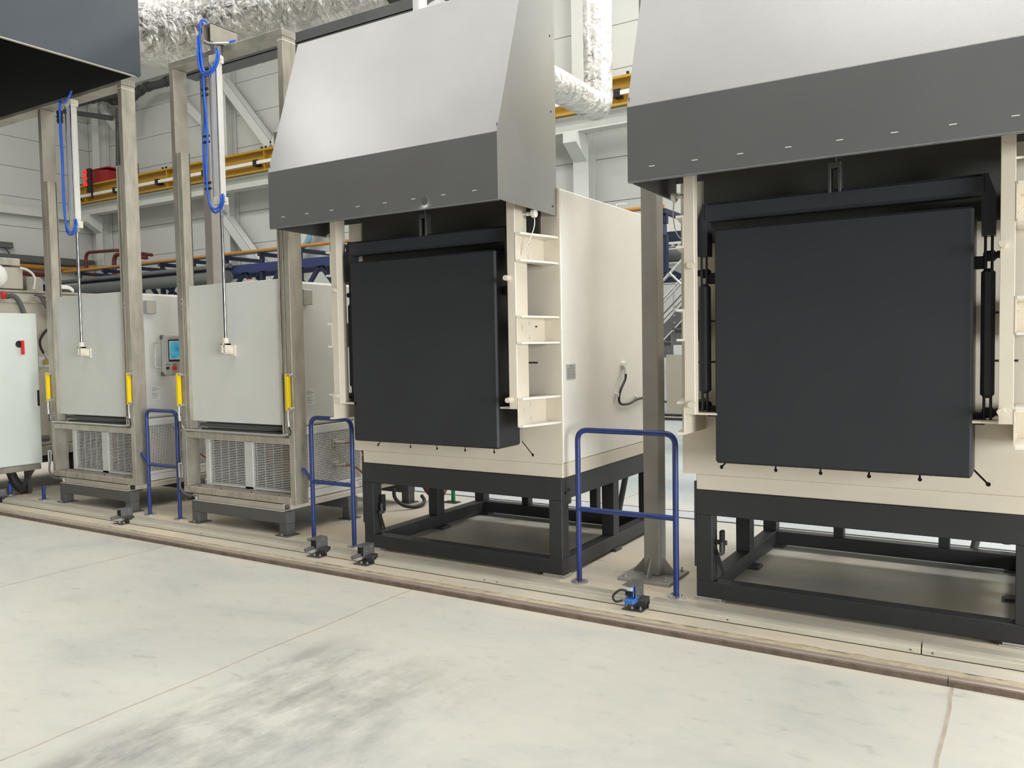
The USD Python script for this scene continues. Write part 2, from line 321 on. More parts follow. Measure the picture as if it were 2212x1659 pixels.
obj('beam_flange', bx(-28.9, 13, 17.02, 17.38, 7.47, 7.53, 0.004), 'crane_yellow', g); obj('beam_flange', bx(-28.9, 13, 17.02, 17.38, 6.88, 6.93, 0.004), 'crane_yellow', g)
for k in range(9): obj('stiffener', bx(-28.3+4.6*k, -28.27+4.6*k, 17.04, 17.2, 6.93, 7.47), 'crane_yellow', g)
for k in range(14):
    x = -28.8+2.35*k
    obj('conductor_bar', bx(x, x+2.28, 17.0, 17.07, 7.10, 7.20), 'white_plastic', g, label='white conductor bar')
    obj('bar_bracket', bx(x-0.12, x+0.04, 16.99, 17.2, 7.06, 7.24), 'black_matt', g, label='black bracket')
    obj('clamp_bolt', [cyl((x+q, 17.08, 7.53), (x+q, 17.08, 7.60), 0.035, 8) for q in (0.2, 0.38)], 'black_matt', g)
t = thing('crane_end_box', 'dark red box on the left end of crane beam', 'box')
obj('box_body', hull([(-27.95, 17.1, 7.54), (-27.95, 17.1, 8.02), (-26.95, 17.1, 7.92), (-26.95, 17.1, 7.54), (-27.95, 17.6, 7.54), (-27.95, 17.6, 8.02), (-26.95, 17.6, 7.92), (-26.95, 17.6, 7.54)]), 'crane_red', t)
obj('box_lid', bx(-27.95, -26.93, 17.08, 17.62, 7.99, 8.03), 'crane_red', t)
t = thing('signal_light', 'black signal with three glowing red lamps beside red box', 'signal light')
obj('housing', bx(-27.86, -27.66, 16.86, 16.98, 7.2, 8.02, 0.02), 'black_matt', t); obj('bracket', bx(-27.8, -27.72, 16.98, 17.02, 7.0, 7.3), 'black_matt', t)
for z in (7.88, 7.68, 7.48):
    obj('red_lamp', trimesh.creation.icosphere(2, 0.075).apply_translation((-27.86, 16.82, z)), 'traffic_red', t, label='glowing red lamp', smooth=True)
obj('lift_hook', tube(round_path([(-25.4, 17.2, 7.53), (-25.4, 17.2, 7.93), (-25.62, 17.2, 7.93)], 0.03), 0.03, 8), 'oxide_red', label='small dark red bent stop on top of crane beam', cat='hook')
def brace(a, b, lab):
    d = np.array(b)-np.array(a); t = thing('wall_brace', lab, 'brace')
    n = np.array([-d[2], 0, d[0]]); n /= np.linalg.norm(n)
    o = n*0.16
    obj('brace_face', bar(a, b, 0.30, 0.02, (0, 1, 0)), 'white_steel', t)
    obj('brace_edge', bar(np.array(a)+n*0.15+[0, 0.12, 0], np.array(b)+n*0.15+[0, 0.12, 0], 0.02, 0.26, (0, 1, 0)), 'white_steel', t)
    obj('brace_edge', bar(np.array(a)-n*0.15+[0, 0.12, 0], np.array(b)-n*0.15+[0, 0.12, 0], 0.02, 0.26, (0, 1, 0)), 'white_steel', t)
brace((-21.4, 17.5, 10.0), (-19.35, 17.5, 7.72), 'upper left white diagonal wall brace above the crane beam')
brace((-17.3, 17.5, 10.0), (-19.2, 17.5, 7.72), 'upper right white diagonal wall brace behind the middle hood')
brace((-21.5, 17.5, 5.75), (-18.9, 17.5, 3.0), 'lower left white diagonal wall brace below the crane beam')
brace((-16.8, 17.5, 6.4), (-19.2, 17.5, 3.5), 'lower right white diagonal wall brace beside the cyan pipe')

# roof drain pipes, upper left
def pipe(name, pts, r, m, lab, cat='pipe', rad=0.25, n=10, collars=0, parent=None):
    path = round_path(pts, rad) if rad else np.array(pts, float)
    if not collars:
        return obj(name, tube(path, r, n), m, parent, label=lab, cat=cat, smooth=50)
    t = thing(name, lab, cat); obj('pipe_run', tube(path, r, n), m, t, smooth=50)
    for k in range(collars):
        i = int((k+0.5)/collars*(len(path)-1)); d = path[min(i+1, len(path)-1)]-path[i]; d = d/np.linalg.norm(d)
        obj('collar', cyl(path[i]-d*0.09, path[i]+d*0.09, r*1.25, n), m, t, smooth=50)
    return t
pipe('drain_pipe', [(-23.5, 17.35, 10.52), (-24.06, 17.35, 10.40), (-25.17, 17.35, 10.46), (-25.95, 17.35, 10.12), (-26.0, 17.35, 9.4)], 0.13, 'drain_grey', 'dark grey roof drain pipe with collars, right of the corner', collars=4)
pipe('drain_pipe', [(-26.2, 17.45, 10.30), (-26.9, 17.45, 10.32), (-27.8, 17.45, 10.64)], 0.13, 'drain_grey', 'dark grey drain pipe just under the dark hood edge', collars=2)
pipe('drain_pipe', [(-28.95, 17.1, 10.42), (-27.5, 17.1, 10.40), (-26.35, 17.1, 10.36)], 0.09, 'drain_grey', 'dark grey drain pipe beside the left pneumatic cylinder', collars=2)
pipe('drain_pipe', [(-28.9, 16.8, 10.15), (-26.15, 16.8, 9.48)], 0.09, 'drain_grey', 'lowest dark grey drain pipe, sloping down to the left frame post', rad=0)
pipe('drain_pipe', [(-26.38, 17.2, 9.95), (-26.50, 17.2, 7.95)], 0.075, 'drain_grey', 'slim upright dark drain pipe beside the left frame post', rad=0)
t = thing('roof_beam', 'pale roof edge beam above the drain pipes', 'beam')
obj('web', bx(-29.4, -20, 17.7, 17.76, 10.85, 11.4), 'white_steel', t); obj('flange', bx(-29.4, -20, 17.6, 17.9, 10.82, 10.86), 'white_steel', t)
t = thing('knee_brace', 'slim white knee brace in the far corner by cylinder', 'brace')
obj('brace_bar', bar((-28.15, 17.72, 10.4), (-27.3, 17.72, 9.5), 0.25, 0.14, (0, 1, 0)), 'white_steel', t)
obj('brace_bar', bar((-23.9, 17.72, 10.1), (-22.0, 17.72, 8.5), 0.25, 0.14, (0, 1, 0)), 'white_steel', t)

# pipe bridge: blue lattice girder with pipes
TY = 15.5
br = thing('pipe_bridge', 'dark blue lattice pipe bridge along the back of hall', 'lattice girder')
TX0, TX1 = -26.2, -6.0
obj('top_chord', bx(TX0, TX1, TY-0.1, TY+0.1, 3.72, 3.94), 'beam_blue', br); obj('bottom_chord', bx(TX0, TX1, TY-0.06, TY+0.06, 2.86, 2.98), 'truss_blue', br)
obj('bottom_chord', bx(TX0, TX1, TY+1.0, TY+1.12, 2.86, 2.98), 'truss_blue', br); obj('top_chord', bx(TX0, TX1, TY+1.0, TY+1.15, 3.72, 3.92), 'truss_blue', br)
NB = 14; st = (TX1-TX0)/NB
for k in range(NB+1):
    x = TX0+k*st
    obj('upright', bx(x-0.05, x+0.05, TY-0.06, TY+0.06, 2.98, 3.72), 'truss_blue', br)
    obj('bracket_post', bx(x-0.05, x+0.05, TY-0.05, TY+0.05, 3.94, 4.13), 'truss_blue', br)
    obj('cross_arm', bx(x-0.05, x+0.05, TY-0.12, TY+1.15, 4.13, 4.23), 'truss_blue', br)
    if k < NB:
        a, b = (x, TY, 2.95), (x+st/2, TY, 3.75); c = (x+st, TY, 2.95)
        obj('diagonal', bar(a, b, 0.10, 0.08, (0, 1, 0)), 'truss_blue', br); obj('diagonal', bar(c, b, 0.10, 0.08, (0, 1, 0)), 'truss_blue', br)
        a, b = (x, TY+1.05, 3.7), (x+st, TY+1.05, 2.95)
        obj('diagonal', bar(a, b, 0.08, 0.08, (0, 1, 0)), 'truss_blue', br)
t = pipe('water_pipe', [(-26.6, 15.62, 4.29), (-15.85, 15.62, 4.29), (-15.85, 15.62, 5.2), (-15.85, 15.62, 9.0)], 0.06, 'pipe_cyan', 'cyan pipe on the pipe bridge that turns upward', rad=0.3)
pipe('gas_pipe', [(-27.0, 15.44, 4.275), (TX1, 15.44, 4.275)], 0.045, 'gas_orange', 'thin ochre pipe along the top of the pipe bridge', rad=0)
pipe('main_pipe', [(-27.0, 15.225, 3.62), (-18.6, 15.225, 3.62)], 0.17, 'pipe_grey', 'thick grey pipe alongside the blue pipe bridge', rad=0, n=14)
pipe('cable_duct', [(-27.0, 15.31, 3.93), (-18.6, 15.31, 3.93)], 0.07, 'pipe_grey', 'slim grey conduit above the thick grey pipe', rad=0)
pipe('gas_pipe', [(-29.3, 8, 4.62), (-29.3, 17.2, 4.62), (-28.1, 17.2, 4.62)], 0.10, 'gas_orange', 'orange gas pipe along the end wall into the corner', rad=0.2)
pipe('gas_pipe', [(-27.9, 16.95, 4.62), (-27.9, 16.95, 3.65), (-26.9, 16.95, 3.65)], 0.10, 'gas_orange', 'orange gas pipe dropping in the corner with an elbow', rad=0.25)
pipe('gas_pipe', [(-29.2, 16.0, 3.55), (-27.6, 16.0, 3.55), (-27.6, 16.0, 0.0)], 0.10, 'gas_orange', 'low orange gas pipe bending down behind left machine', rad=0.2)
pipe('gas_pipe', [(-26.7, 16.3, 3.6), (-26.7, 16.3, 0.0)], 0.10, 'gas_orange', 'short upright orange gas pipe right of the elbow', rad=0)
pipe('sprinkler_pipe', [(-29.3, 9, 4.36), (-29.3, 16.5, 4.36)], 0.07, 'oxide_red', 'dark red pipe under the orange pipe on end wall', rad=0)
pipe('sprinkler_pipe', [(-28.4, 17.05, 4.6), (-28.4, 17.05, 5.16), (-26.4, 17.05, 5.1), (-24.6, 17.05, 4.8)], 0.055, 'oxide_red', 'dark red pipe arching over the corner', rad=0.35)
pipe('sprinkler_pipe', [(-26.4, 16.85, 3.4), (-26.4, 16.85, 4.95), (-24.6, 16.85, 4.7)], 0.07, 'oxide_red', 'dark red inner arched pipe beside the orange drop', rad=0.3)
pipe('sprinkler_pipe', [(-26.75, 17.2, 4.3), (-26.75, 17.2, 0.0)], 0.13, 'oxide_red', 'dark red upright pipe left of the lattice girder', rad=0)
t = thing('wall_duct', 'dark horizontal duct on the end wall above orange pipe', 'duct')
obj('duct_body', bx(-29.5, -29.25, 8, 17.9, 4.75, 5.0), 'pipe_grey', t); obj('duct_lip', bx(-29.25, -29.2, 8, 17.9, 4.73, 4.78), 'drain_grey', t)
t = thing('end_beam', 'blue horizontal beam low on the end wall', 'beam')
obj('web', bx(-29.0, -28.96, 9, 17.0, 3.55, 3.95), 'beam_blue', t); obj('flange', bx(-29.1, -28.86, 9, 17.0, 3.95, 3.99), 'beam_blue', t); obj('flange', bx(-29.1, -28.86, 9, 17.0, 3.52, 3.56), 'beam_blue', t)
t = thing('wall_socket', 'small grey socket box on the end wall at left edge', 'socket')
obj('socket_body', bx(-29.5, -29.3, 14.5, 15.05, 5.2, 5.4, 0.02), 'pipe_grey', t); obj('socket_cable', tube(spline([(-29.35, 14.8, 5.2), (-29.3, 14.9, 4.95), (-29.4, 14.6, 4.8)]), 0.025, 6), 'drain_grey', t)

# far right: cable tray, girder, stairs
t = thing('cable_tray', 'perforated cable tray on the far wall behind the stairs', 'cable tray')
obj('tray', [bx(-9.5, 2, 16.9, 17.3, 3.66, 3.68), bx(-9.5, 2, 16.88, 16.9, 3.64, 3.72)], 'white_steel', t)
for k in range(8): obj('tray_slot', bx(-6.75+0.14*k, -6.68+0.14*k, 16.874, 16.882, 3.665, 3.695, 0), 'drain_grey', t)
pipe('main_pipe', [(-9.5, 16.9, 3.45), (2, 16.9, 3.45)], 0.14, 'pipe_grey', 'thick grey pipe under the far cable tray', rad=0, n=16)
t = thing('low_girder', 'pale grey girder below the thick grey pipe, far right', 'beam')
obj('web', bx(-9.5, 3, 17.2, 17.24, 2.95, 3.3), 'white_steel', t); obj('flange', bx(-9.5, 3, 17.0, 17.4, 2.92, 2.96), 'white_steel', t); obj('flange', bx(-9.5, 3, 16.8, 17.4, 3.28, 3.312), 'white_steel', t)
sp = thing('steel_stairs', 'dark steel stairs with pale tube handrails at the back of hall', 'stairs')
SX, SL = -4.65, 0.97
def zr(x, z): return z+SL*(x-SX)
for y in (12.0, 12.65):
    xa, xb = -6.05, -2.3
    n = np.array([-SL, 0, 1.0]); n /= np.linalg.norm(n)
    obj('stringer', bar((xa, y, zr(xa, 1.80)), (xb, y, zr(xb, 1.80)), 0.03, 0.15, n), 'stair_dark', sp)
    obj('stringer_bolts', [cyl((x, y-0.03, zr(x, 1.80)+dz), (x, y-0.014, zr(x, 1.80)+dz), 0.014, 8) for x in np.arange(-5.9, -2.4, 0.2) for dz in (-0.045, 0.06)], 'zinc', sp)
    obj('handrail', cyl((xa, y, zr(xa, 2.58)), (xb, y, zr(xb, 2.58)), 0.021, 12), 'zinc', sp, smooth=50)
    obj('midrail', cyl((xa, y, zr(xa, 2.25)), (xb, y, zr(xb, 2.25)), 0.019, 12), 'zinc', sp, smooth=50)
    obj('low_rail', cyl((xa, y, zr(xa, 2.07)), (xb, y, zr(xb, 2.07)), 0.010, 10), 'stair_dark', sp, smooth=50)
    for x in np.arange(-5.6, -2.3, 0.85): obj('baluster', cyl((x, y-0.02, zr(x, 1.8)), (x-0.0, y-0.02, zr(x, 2.58)), 0.016, 10), 'zinc', sp, smooth=50)
obj('brace_rail', cyl((-4.57, 11.96, 2.66), (-4.2, 11.96, 2.30), 0.017, 10), 'zinc', sp, smooth=50)
for k in range(18):
    x = -6.0+0.2*k
    if x < -2.4: obj('tread', bx(x, x+0.24, 12.015, 12.635, zr(x, 1.74), zr(x, 1.765)), 'stair_dark', sp); obj('riser', bx(x+0.22, x+0.235, 12.02, 12.63, zr(x, 1.70), zr(x, 1.90)), 'stair_dark', sp)
for x in (-5.4, -2.6): obj('support_post', [bx(x-0.05, x+0.05, y-0.05, y+0.05, 0, zr(x, 1.74)) for y in (12.1, 12.55)], 'stair_dark', sp)
t = thing('wall_plinth', 'low violet-grey plinth at the foot of the back wall', 'plinth')
obj('plinth_face', bx(-9.0, 3.0, 17.9, 17.99, 0, 0.93), 'pipe_cyan' if False else 'trench_grey', t); obj('plinth_cap', bx(-9.0, 3.0, 17.88, 17.99, 0.93, 0.95), 'white_steel', t)

# ================================================================== TRACK in the floor
t = thing('floor_rail', 'rusty brown steel rail let into the floor in front of machines', 'rail')
for a, b in ((-14, -3.61), (-3.607, -0.27), (-0.267, 3.5)):
    seg = prism([(4.176, 0.001), (4.176, 0.027), (4.181, 0.032), (4.232, 0.034), (4.238, 0.029), (4.238, 0.001)], 'x', a, b)
    obj('rail_head', seg, 'curb_rust', t); obj('rail_crown', prism([(4.183, 0.0325), (4.196, 0.0355), (4.226, 0.0358), (4.231, 0.034)], 'x', a, b), 'curb_top', t, label='worn shiny crown')
nx, ny = 900, 7
X = np.linspace(-14, 3.5, nx); Y = np.linspace(4.243, 4.372, ny); XX, YY = np.meshgrid(X, Y, indexing='ij')
Z = 0.004+0.020*meshkit.fbm(np.stack([XX*16, YY*16, XX*0], -1), 4, seed=3)**1.3
Z[:, 0] = 0.0005; Z[:, -1] = 0.001
idx = np.arange(nx*ny).reshape(nx, ny)
q = np.stack([idx[:-1, :-1], idx[1:, :-1], idx[1:, 1:], idx[:-1, 1:]], -1).reshape(-1, 4)
obj('grout_strip', trimesh.Trimesh(np.stack([XX, YY, Z], -1).reshape(-1, 3), np.vstack([q[:, [0, 1, 2]], q[:, [0, 2, 3]]]), process=False), 'grout', t, label='rough sandy grout strip', smooth=True)
obj('grout_edge', bx(-14, 3.5, 4.372, 4.378, 0.0005, 0.003, 0.0005), 'dark_steel', t)

t = thing('cable_trunking', 'long pale cable trunking on the floor along the machine fronts', 'trunking')
segs = [(-14, -9.455), (-9.295, -7.19), (-7.03, -4.68), (-4.52, -4.20), (-4.04, -2.04), (-1.88, -0.415), (-0.41, 3.0)]
for a, b in segs:
    obj('trunking_base', bx(a, b, 4.534, 4.628, 0.004, 0.036, 0.002), 'trunking_paint', t)
    obj('trunking_lid', [prism([(4.552, 0.0362), (4.555, 0.043), (4.575, 0.049), (4.64, 0.052), (4.648, 0.046), (4.648, 0.030), (4.643, 0.030), (4.643, 0.0362)], 'x', a+0.002, b-0.002)], 'trunking_lid', t, label='raised lid')
    obj('shadow_gap', bx(a, b, 4.537, 4.625, 0.0003, 0.0042, 0), 'black_matt', t)
for x in (-9.0, -6.0, -3.06, -2.96, -1.4, -0.46, -0.36): obj('lid_screw', cyl((x, 4.5335, 0.02), (x, 4.531, 0.02), 0.004, 8), 'dark_steel', t)

# photocell boxes on brackets
def switch_box(x, lab, big=False):
    t = thing('photocell_box', lab, 'photocell', )
    obj('foot_plate', bx(x-0.06, x+0.07, 4.465, 4.60, 0.0, 0.006, 0.001), 'dark_steel', t)
    for dx, dy in ((-0.005, 4.495), (0.045, 4.505)):
        obj('anchor_bolt', [cyl((x+dx, dy, 0.006), (x+dx, dy, 0.012), 0.010, 6), cyl((x+dx, dy, 0.012), (x+dx, dy, 0.022), 0.005, 8)], 'zinc', t)
    obj('angle_bracket', [bx(x+0.0, x+0.066, 4.545, 4.60, 0.006, 0.062, 0.002), bx(x-0.02, x+0.066, 4.50, 4.60, 0.058, 0.064, 0.001)], 'dark_steel', t)
    h = 0.085 if big else 0.07; w = 0.075; z0 = 0.062; y0, y1 = 4.475, 4.615; x0 = x-0.055
    obj('cover_channel', [bx(x0, x0+w, y0-0.01, y1, z0+h, z0+h+0.005, 0.001), bx(x0+w-0.004, x0+w, y0+0.02, y1, z0-0.01, z0+h, 0.001), bx(x0, x0+0.004, y0+0.05, y1, z0+0.02, z0+h, 0.001), bx(x0, x0+w, y1-0.004, y1, z0, z0+h, 0.001)], 'cover_steel', t)
    obj('sensor_body', bx(x0+0.012, x0+w-0.012, y0+0.02, y1-0.02, z0+0.012, z0+h-0.006, 0.004), 'switch_blue' if big else 'black_matt', t)
    if big:
        obj('sensor_lens', bx(x0+0.014, x0+w-0.02, y0+0.010, y0+0.022, z0+0.05, z0+h-0.01, 0.002), 'plate_white', t); obj('sensor_window', bx(x0+0.012, x0+w-0.018, y0+0.005, y0+0.02, z0+0.022, z0+0.045, 0.002), 'black_matt', t)
        obj('sensor_base', bx(x0+0.02, x0+w+0.005, y0-0.03, y0+0.06, z0-0.018, z0+0.010, 0.004), 'switch_blue', t)
        obj('sensor_cable', tube(spline([(x0+0.02, y0+0.01, z0+0.05), (x0-0.015, y0-0.01, z0+0.055), (x0-0.05, y0-0.03, z0+0.02), (x0-0.03, y0-0.04, z0-0.008), (x0+0.01, y0-0.02, z0+0.0)]), 0.007, 8), 'black_rubber', t, smooth=True)
    else:
        obj('sensor_snout', cyl((x0+0.02, y0-0.045, z0-0.004), (x0+0.035, y0+0.06, z0+0.006), 0.016, 8), 'cover_steel', t, smooth=40)
    obj('cover_screw', [cyl((x0+w, yy, zz), (x0+w+0.003, yy, zz), 0.006, 8) for yy, zz in ((4.53, z0+0.03), (4.575, z0+0.055))], 'zinc', t)
switch_box(-9.38, 'photocell box at the very left edge of the track')
switch_box(-7.115, 'photocell box below the leftmost machine with a lifting frame')
switch_box(-4.605, 'left one of two photocell boxes at the narrow blue gate')
switch_box(-4.125, 'photocell box at the left foot of the middle furnace')
switch_box(-1.965, 'photocell box with blue sensor and looped cable by grey pillar', big=True)

# blue pipe gates and stubs
def flange(x, y, t, m='zinc'):
    obj('foot_flange', cyl((x, y, 0.0), (x, y, 0.007), 0.058, 24), m, t, smooth=40)
    obj('flange_bolt', [bolt((x+0.042*math.cos(a), y+0.042*math.sin(a), 0.007), (0, 0, 1), 0.008, 0.010) for a in (0.5, 2.6, 4.7)], 'zinc', t)
def gate(x0, x1, y, lab, brace=None):
    t = thing('pipe_gate', lab, 'gate'); r = 0.0185
    obj('hoop', tube(round_path([(x0, y, 0.006), (x0, y, 1.028), (x1, y, 1.028), (x1, y, 0.006)], 0.075, 8), r, 14), 'gate_blue', t, smooth=50)
    obj('crossbar', cyl((x0, y, 0.497), (x1, y, 0.497), r*0.93, 14), 'gate_blue', t, smooth=50)
    for x in (x0, x1): flange(x, y, t)
    if brace: obj('side_strut', cyl((x0, y, 0.50), brace, r, 14), 'gate_blue', t, smooth=50)
gate(-7.252, -6.788, 4.90, 'narrow blue pipe gate between the two machines with lifting frames', (-7.345, 4.90, 0.60))
gate(-4.998, -4.548, 4.875, 'narrow blue pipe gate just left of middle furnace', (-5.146, 4.92, 0.58))
gate(-2.508, -1.826, 4.856, 'wide blue pipe gate in front of the grey pillar')
for x, lab in ((-9.757, 'cut-off bright blue post stub at far left'), (-9.057, 'cut-off dark blue post stub nearer the leftmost stool')):
    t = thing('post_stub', lab, 'post'); obj('stub_tube', cyl((x, 4.85, 0.005), (x, 4.85, 0.155), 0.0185, 14), 'stub_blue' if x < -9.4 else 'gate_blue', t, smooth=50); flange(x, 4.85, t)

# ================================================================== FURNACES
def furnace(dx, lab, hood_dx=0.0, sensor_left=True, detail='mid'):
    t = thing('furnace', lab, 'furnace')
    XL, XR, YF, YB = -4.512+dx, -2.630+dx, 4.868, 6.52
    FL, FR = -4.428+dx, -2.642+dx
    CX = -3.56+dx
    P = 'charcoal_paint'
    # stand
    B = 0.10
    obj('stand_beam', bx(FL, FR, YF, YF+B, 0.535, 0.688), P, t); obj('stand_beam', bx(FL, FR, YB-B, YB, 0.535, 0.688), P, t)
    for x in (FL, FR-B): obj('stand_beam', bx(x, x+B, YF+B, YB-B, 0.535, 0.688), P, t)
    obj('stand_sill', bx(FL, FR, YF, YF+B, 0.022, 0.122), P, t); obj('stand_sill', bx(FL, FR, YB-B, YB, 0.022, 0.122), P, t)
    for x in (FL, FR-B): obj('stand_sill', bx(x, x+B, YF+B, YB-B, 0.022, 0.122), P, t)
    for x in (FL, FR-B):
        for y, w in ((YF, B), (5.70, 0.10), (YB-B, B)): obj('stand_leg', bx(x, x+B, y, y+w, 0.122, 0.535), P, t)
    for x in (CX-0.35, CX+0.35): obj('stand_leg', bx(x, x+0.07, YB-0.09, YB-0.01, 0.122, 0.535), P, t)
    for x in (FL+0.07, FR-0.07):
        for y in (YF+0.05, 5.75, YB-0.06): obj('shim_plate', [bx(x-0.10, x+0.09, y-0.06, y+0.06, 0.0, 0.009, 0.001), bx(x-0.085, x+0.085, y-0.05, y+0.055, 0.0095, 0.0215, 0.001)], 'dark_steel' if y > 5 else 'zinc', t, label='shim plate')
    obj('corner_plate', bx(FR, FR+0.006, YF+0.005, YF+0.13, 0.50, 0.69, 0.001), P, t); obj('corner_plate', bx(FR, FR+0.006, YF+0.004, YF+0.11, 0.025, 0.13, 0.001), P, t)
    obj('corner_plate', bx(FL-0.012, FL, YF+0.0, YF+0.12, 0.21, 0.74, 0.001), P, t)
    obj('stand_bolt', [bolt((FR+0.006, y, z), (1, 0, 0), 0.011, 0.010) for y, z in ((YF+0.05, 0.585), (YF+0.10, 0.60))], P, t)
    # limit switch on left leg and latch
    s = obj('limit_switch', bx(FL+0.13, FL+0.155, YF+0.045, YF+0.085, 0.30, 0.435, 0.004), 'black_matt', t)
    obj('switch_arm', [bx(FL+B, FL+0.175, YF+0.06, YF+0.07, 0.345, 0.375), bx(FL+0.14, FL+0.158, YF+0.03, YF+0.045, 0.30, 0.37), cyl((FL+0.148, YF+0.02, 0.30), (FL+0.148, YF+0.06, 0.30), 0.014, 10)], 'dark_steel', s)
    obj('latch_hook', prism([(FL+0.10, 0.33), (FL+0.11, 0.33), (FL+0.155, 0.20), (FL+0.165, 0.17), (FL+0.155, 0.155), (FL+0.14, 0.16), (FL+0.145, 0.18), (FL+0.10, 0.25)], 'y', YF+0.05, YF+0.06), P, t)
    obj('added_dark_pan', bx(FL+0.1, FR-0.1, YF+0.1, YB-0.1, 0.655, 0.684, 0.002), P, t)  # added plate, unseen, darkens the space under the body
    # body
    obj('body_base', bx(FL, XR-0.002, YF+0.006, YB, 0.690, 0.786, 0.004), 'cream_paint', t)
    body = obj('body', bx(XL, XR, YF+0.014, YB, 0.787, 2.642, 0.008), 'cream_lit', t)
    front = sg.box(XL, 0.787, XR, 2.642)
    for xs_ in (-3.945, -3.694, -3.438, -3.185):
        x = xs_+dx; front = front.difference(sg.box(x-0.0055, 0.845, x+0.0055, 0.95)).difference(sg.Point(x, 0.840).buffer(0.011))
    for x, sx in ((-4.268+dx, 1), (-2.867+dx, -1)):
        l = sg.LineString([(x, 0.838), (x+sx*0.085, 0.93)])
        front = front.difference(l.buffer(0.0055, cap_style=2)).difference(sg.Point(x, 0.838).buffer(0.012))
    obj('front_plate', prism(front, 'y', YF, YF+0.010), 'cream_paint', t, label='cream front plate with keyhole slots')
    obj('slot_shade_sheet', bx(XL+0.1, XR-0.1, YF+0.0102, YF+0.0138, 0.81, 1.0, 0), 'black_matt', t)  # added black sheet, paints in the shade inside the slots
    # guide posts, brackets, bolts
    for s in (1, -1):
        mx = (lambda x: x+dx) if s == 1 else (lambda x: -7.12-x+dx)
        obj('guide_post', [bx(mx(-2.818), mx(-2.757), 4.502, 4.510, 1.185, 3.0, 0.002), bx(mx(-2.765), mx(-2.757), 4.510, 4.653, 1.185, 3.0, 0.001), bx(mx(-2.818), mx(-2.810), 4.510, 4.56, 1.185, 3.0, 0.001)], 'cream_paint', t)
        for z0, z1 in ((2.133, 2.318), (1.605, 1.788), (1.068, 1.258)):
            b = obj('post_bracket', bx(mx(-2.757), mx(-2.750), 4.500, YF-0.001, z0, z1, 0.001), 'cream_paint', t)
            for z in (z0, z1-0.013):
                poly = [(mx(x), y) for x, y in ((-2.7495, 4.498), (-2.712, 4.498), (-2.640, 4.80), (-2.636, 4.865), (-2.7495, 4.865))]
                obj('gusset', prism(sg.Polygon(poly), 'z', z, z+0.013), 'cream_lit', b)
            for y, zz in ((4.57, (z0+z1)/2+0.01), (4.66, z1-0.05), (4.66, z0+0.045)):
                obj('bracket_bolt', [cyl((mx(-2.750), y, zz), (mx(-2.740), y, zz), 0.016, 6)], 'cream_paint', b)
        for z in (2.03, 1.245):
            obj('post_bolt', [cyl((mx(-2.806), 4.502, z), (mx(-2.806), 4.488, z), 0.021, 6), cyl((mx(-2.806), 4.488, z), (mx(-2.806), 4.455, z), 0.017, 20)], 'cream_paint', t, smooth=40)
        for z in (1.72, 1.48): obj('guide_bolt', cyl((mx(-2.90), 4.74, z), (mx(-2.74), 4.74, z), 0.006, 8), 'yoke_charcoal', t)
        obj('post_foot', bx(mx(-2.93), mx(-2.757), 4.56, YF-0.002, 1.180, 1.192, 0.002), 'cream_paint', t)
        if s == 1 or sensor_left:
            q = obj('sensor', [cyl((mx(-2.757), 4.60, 2.443), (mx(-2.72), 4.60, 2.443), 0.007, 10), cyl((mx(-2.72), 4.60, 2.443), (mx(-2.68), 4.60, 2.443), 0.013, 14), cyl((mx(-2.68), 4.60, 2.443), (mx(-2.655), 4.60, 2.443), 0.027, 18)], 'white_plastic', t, label='white door position sensor', smooth=40)
            if s == 1: pts = [(-2.665, 4.60, 2.42), (-2.655, 4.58, 2.36), (-2.67, 4.56, 2.29), (-2.70, 4.55, 2.23), (-2.735, 4.56, 2.19), (-2.748, 4.57, 2.18)]
            else: pts = [(-2.665, 4.60, 2.42), (-2.66, 4.60, 2.34), (-2.67, 4.6, 2.26), (-2.70, 4.6, 2.205), (-2.73, 4.6, 2.20), (-2.755, 4.6, 2.21)]
            obj('sensor_cable', tube(spline([(mx(x), y, z) for x, y, z in pts]), 0.0035, 6), 'white_plastic', q, smooth=True)
    obj('dark_panel', bx(-4.362+dx, -2.77+dx, YF-0.016, YF-0.001, 2.19, 2.63, 0.002), 'panel_olive', t, label='dark olive panel above the door')  # thin dark olive sheet on the body front, above the door
    # door slab and its lifting yoke
    dl, dr = (-4.232+dx, -2.945+dx) if detail == 'mid' else (-4.205+dx, -2.927+dx)
    obj('door', bx(dl, dr, 4.56, 4.845, 0.908, 2.232, 0.012), 'door_charcoal', t, label='charcoal lifting door')
    Yk = 'yoke_charcoal'
    yoke = obj('door_yoke', bx(-4.285+dx, -2.875+dx, 4.60, 4.70, 2.285, 2.388, 0.015), Yk, t, label='dark beam that lifts the door')
    for s in (1, -1):
        mx = (lambda x: x+dx) if s == 1 else (lambda x: -7.158-x+dx)
        obj('yoke_arm', hull([(mx(x), y, z) for x, z in ((-2.90, 2.388), (-2.872, 2.388), (-2.838, 2.285), (-2.838, 2.09), (-2.898, 2.09)) for y in (4.605, 4.695)]), Yk, yoke)
        obj('pull_rod', [cyl((mx(x), 4.64, 1.185), (mx(x), 4.64, 2.10), 0.0068, 10) for x in (-2.882, -2.853)], Yk, yoke, smooth=50)
        obj('spring_tube', bx(mx(-2.899), mx(-2.838), 4.61, 4.68, 1.30, 1.932, 0.018), Yk, yoke)
        for z in (1.97, 1.20):
            obj('rod_clamp', [bx(mx(-2.94), mx(-2.875), 4.65, 4.72, z-0.035, z+0.025, 0.006), bx(mx(-2.892), mx(-2.835), 4.65, 4.70, z+0.0, z+0.05, 0.01), cyl((mx(-2.835), 4.675, z+0.03), (mx(-2.80), 4.675, z+0.03), 0.018, 12)], 'black_matt', yoke)
